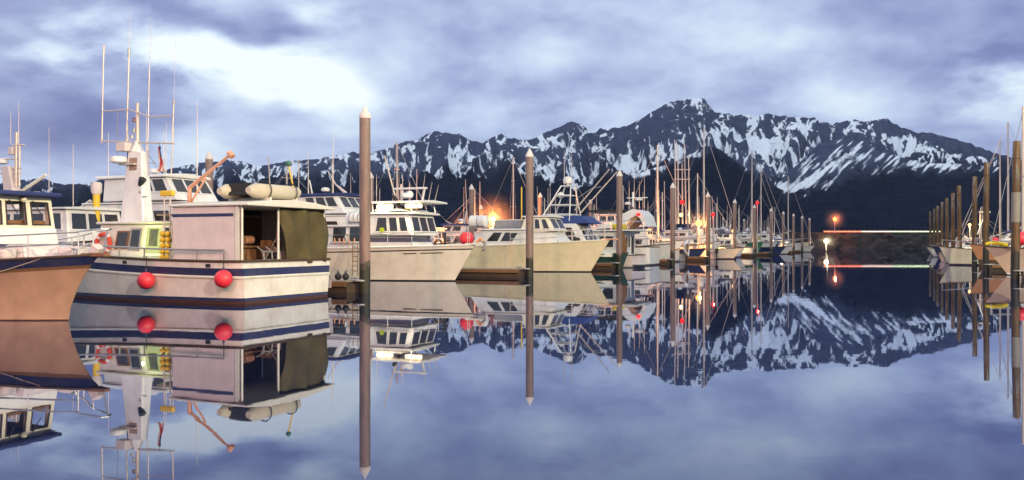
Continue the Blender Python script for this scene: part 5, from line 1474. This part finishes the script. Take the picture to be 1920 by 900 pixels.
gp = thing('gallows_post', 'white goalpost frame standing by the second wooden pile', 'post', at(1846, 74) * 1.0); gp.location.z = .9
MB().tube([(0, 0, 0), (0, 0, 3.7)], .08, 8).build('post', CREAM, gp)
MB().box((0, 0, 3.75), (.8, .3, .14)).build('crosspiece', CREAM, gp)
MB().tube([(-.6, 0, 1.9), (.0, 0, 3.5)], .05, 5).build('brace', WHITE, gp)

# ------------------------------------------------------------------ breakwater
bw = MB()
Yb = 292
N, Mrow = 260, 9
xs = np.linspace(-60, 420, N)
rng = np.random.RandomState(4)
prof = [(-10, -1.5), (-7.5, .1), (-6, 1.2), (-4.5, 2.4), (-3, 3.7), (-1.6, 5.0), (-.5, 5.6), (6, 5.6), (14, -1)]
vs = []
for d_, z_ in prof:
    for x_ in xs:
        j = .0 if z_ > 5.3 or z_ < 0 else 1.0
        vs.append((x_, Yb + 10 + d_ + j * rng.uniform(-.9, .9), z_ + j * rng.uniform(-.6, .6)))
fs = [(r * N + i, r * N + i + 1, (r + 1) * N + i + 1, (r + 1) * N + i) for r in range(len(prof) - 1) for i in range(N - 1)]
bw.add(vs, fs)
tag(bw.build('breakwater', paint('dark_riprap', (.022, .018, .02), .9, var=.5, scale=.5, bump=.5)), 'long dark riprap breakwater with a road on top closing the harbour', 'breakwater')
rd = MB().box((180, Yb + 12.5, 5.63), (478, 5.0, .05)).build('road', paint('asphalt', (.05, .05, .055), .9))
tag(rd, 'narrow road along the breakwater top', 'road', kind='structure')
gr = thing('light_trail_strip', 'added glowing strip on posts standing for car light trails on the breakwater road', 'light trail', (0, Yb + 9.9, 5.6))  # added glowing strip, stands in for passing cars' light trails
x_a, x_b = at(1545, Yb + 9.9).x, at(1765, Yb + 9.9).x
GLOWR = lamp_mat('car_trail_red', (1.0, .22, .12), 2.4)
GLOWG = lamp_mat('car_trail_pale', (.85, 1.0, .55), 1.6)
GLOWW = lamp_mat('car_trail_white', (1.0, .66, .50), 2.0)
for k in range(24):
    MB().box((x_a + (x_b - x_a) * k / 23, .1, .4), (.16, .2, .8)).build('post', GALV, gr)
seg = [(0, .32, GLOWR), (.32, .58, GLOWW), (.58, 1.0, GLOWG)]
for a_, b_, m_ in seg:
    MB().box((x_a + (x_b - x_a) * (a_ + b_) / 2, 0, .30), ((x_b - x_a) * (b_ - a_) - .02, .12, .36)).build('car_light_trail', m_, gr)
def lamp_post(p, h, lab, mat, power, col, r=.3, name='lamp_post', arm=0.0, group=None):
    t = thing(name, lab, 'lamp', p, 0, group)
    MB().tube([(0, 0, 0), (0, 0, h - .1)], [.09, .06], 8).build('post', GALV, t, smooth=True)
    MB().lathe([(r * .4, -r * 1.0), (r, -r * .3), (r, r * .35), (r * .4, r)], (0, 0, h), 14).build('globe', mat, t, smooth=True)
    MB().lathe([(r * .7, 0), (r * .3, r * .4)], (0, 0, h + r), 10).build('hood', GALV, t)
    if power: point(Vector(p) + Vector((.05, -r - .15, h)), power, col, .05, 'lamp_light')
    return t
p = at(1565, Yb + 8); lamp_post((p.x, p.y, 5.2), CAMH + 44 / F * 300 - 5.2, 'orange lamp on a post on the breakwater road', lamp_mat('sodium_far', (1, .20, .03), 5), 3000, (1, .20, .04), .5)
p = at(1549, 208); lamp_post((p.x, p.y, .2), CAMH + 3 / F * 208 - .2, 'bright white lamp low over the water at the last capped pile', lamp_mat('white_far', (1, .8, .4), 6), 5000, (1, .8, .45), .5)
p = at(924, 100); lamp_post((p.x, p.y, .5), CAMH + 44 / F * 100 - .5, 'bright orange sodium lamp behind the cream cruiser liferaft', SODIUM, 8000, (1, .26, .05), .30)
p = at(866, 112); lamp_post((p.x, p.y, .5), CAMH + 30 / F * 112 - .5, 'smaller orange sodium lamp above the red ball fender', SODIUM, 2600, (1, .28, .05), .3)
p = at(1310, 104); lamp_post((p.x, p.y, .5), CAMH + 36 / F * 104 - .5, 'orange sodium lamp among the boats beside the fifth capped pile', SODIUM, 4500, (1, .38, .08), .34)
p = at(1375, 118); lamp_post((p.x, p.y, .5), CAMH + 22 / F * 118 - .5, 'warm dock lamp at the sixth capped pile', WARM, 3000, (1, .55, .2), .2)
p = at(1420, 128); lamp_post((p.x, p.y, .5), CAMH + 75 / F * 128 - .5, 'red signal lamp on a pole near the seventh capped pile', REDL, 250, (1, .03, .02), .22)
p = at(1337, 110); lamp_post((p.x, p.y, .5), CAMH + 53 / F * 110 - .5, 'red signal lamp on a pole past the fifth capped pile', REDL, 200, (1, .03, .02), .2)
p = at(1818, 120); lamp_post((p.x, p.y, .5), 4.0, 'warm dock lamp across the channel behind the wooden piles', WARM, 900, (1, .6, .2), .2)
p = at(838, 125); lamp_post((p.x, p.y, .5), CAMH + 26 / F * 125 - .5, 'unlit dock lamp post with bent arm past the charter boat', ROOFW, 0, (1, 1, 1), .2)
def bloom_halo(c_, rx, rz, dens, noise=0.0, lab='added scattering halo giving a harbour lamp its bloom'):  # added volume round a lamp, stands in for lens bloom
    hz_ = bpy.data.materials.new('bloom_halo'); hz_.use_nodes = True
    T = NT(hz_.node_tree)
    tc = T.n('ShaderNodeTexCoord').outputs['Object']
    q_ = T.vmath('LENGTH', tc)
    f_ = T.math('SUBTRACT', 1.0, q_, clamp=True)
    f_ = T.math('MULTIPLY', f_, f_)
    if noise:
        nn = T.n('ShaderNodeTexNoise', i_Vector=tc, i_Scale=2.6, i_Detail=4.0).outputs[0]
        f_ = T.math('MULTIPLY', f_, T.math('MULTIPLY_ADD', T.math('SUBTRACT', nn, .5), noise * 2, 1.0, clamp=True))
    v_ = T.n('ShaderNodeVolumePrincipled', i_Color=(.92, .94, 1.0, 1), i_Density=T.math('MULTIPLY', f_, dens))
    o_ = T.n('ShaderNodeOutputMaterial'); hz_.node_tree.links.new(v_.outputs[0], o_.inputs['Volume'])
    mo = MB().ball((0, 0, 0), 1.0, 24, 16).build('bloom_halo', hz_)
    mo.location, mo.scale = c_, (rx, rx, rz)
    tag(mo, lab, 'bloom_halo', kind='stuff')
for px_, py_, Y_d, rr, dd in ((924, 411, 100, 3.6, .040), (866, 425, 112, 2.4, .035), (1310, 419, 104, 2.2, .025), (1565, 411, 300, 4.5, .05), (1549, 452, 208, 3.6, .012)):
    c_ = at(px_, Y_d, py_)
    bloom_halo(c_, rr, min(rr, c_.z - .02), dd)
# the quay's own floodlights stand behind the viewer and light the near rows
def flood(p, lab, col, power):
    t = thing('flood_lamp', lab, 'lamp', p, 0)
    h = 20.0
    MB().tube([(0, 0, -1), (0, 0, h)], [.16, .1], 8).build('post', GALV, t)
    MB().box((0, 0, h + .2), (1.2, .5, .4)).build('head', GALV, t, bevel=.05)
    MB().box((0, .27, h + .2), (1.0, .03, .3)).build('lens', WARM, t)
    point(Vector(p) + Vector((0, .7, h + .2)), power, col, 1.2, 'flood_light')
flood((-18, -24, 0), 'sodium floodlight on a mast at the quay corner', (1.0, .42, .25), KEY1 * .5)
flood((6, -30, 0), 'second sodium floodlight on a mast along the quay', (1.0, .46, .30), KEY1 * .55)
flood((40, 4, 0), 'greenish floodlight on a mast across the quay', (1.0, .92, .52), KEY2 * .6)
flood((24, -18, 0), 'greenish floodlight on a second mast across the quay', (1.0, .84, .60), KEY2 * .40)
# mooring lines
def rope(a, b, lab, sag=.35, r=.022):
    a, b = Vector(a), Vector(b)
    t = thing('mooring_line', lab, 'rope', a)
    MB().tube([(b - a) * k / 10 - Vector((0, 0, sag * 4 * (k / 10) * (1 - k / 10))) for k in range(11)], r, 5).build('rope', paint('pale_rope', (.42, .36, .30), .9), t, smooth=True)
f0 = lambda i, d, y: PILES[i] + dirs * d + Vector((AX.x, AX.y, 0)) * y + Vector((0, 0, .55))
rope(B.w(.3, -2.2, 1.5), f0(0, 1.2, -.6), 'slack mooring line from the fishing boat stern to the finger dock', .15)
rope(C.w(*C.pt(.93, C.sheer(.93), 1)), f0(1, 5.5, -.6), 'mooring line from the charter boat bow to the second finger dock', .5)
rope(E.w(*E.pt(.6, E.sheer(.6), -1)), f0(1, 2.0, .6), 'mooring line from the cream cruiser side to the second finger dock', .6)
rope(A.w(*A.pt(.93, A.sheer(.93), -1)), A.w(*A.pt(.70, .75, -1)) + Vector((-.12, -.3, 0)), 'frayed mooring line hanging down the white cruiser bow', .05, .012)
# ------------------------------------------------------------------ render settings
vs = SC.view_settings
SC.display_settings.display_device = 'sRGB'
vs.view_transform, vs.look, vs.exposure, vs.gamma = 'Standard', 'None', 0.24, 1.0
vs.use_curve_mapping = False
SC.render.engine = 'CYCLES'
cy = SC.cycles
cy.use_denoising = True
cy.denoiser = 'OPENIMAGEDENOISE'
cy.max_bounces, cy.diffuse_bounces, cy.glossy_bounces, cy.transmission_bounces = 6, 2, 4, 4
cy.sample_clamp_indirect = 4.0
cy.caustics_reflective = cy.caustics_refractive = False
# ------------------------------------------------------------------ the bay's evening air
hm = bpy.data.materials.new('haze'); hm.use_nodes = True
T = NT(hm.node_tree)
pv_ = T.n('ShaderNodeVolumePrincipled', i_Color=(.74, .84, 1.0, 1), i_Density=1.2e-5, i_Anisotropy=.2)
o = T.n('ShaderNodeOutputMaterial')
hm.node_tree.links.new(pv_.outputs[0], o.inputs['Volume'])
hb = MB().box((0, 4300, 418), (18300, 9700, 846))
tag(hb.build('haze', hm), 'thin blue evening haze over the bay', 'haze', kind='stuff')
cyv = SC.cycles
cyv.volume_bounces = 0
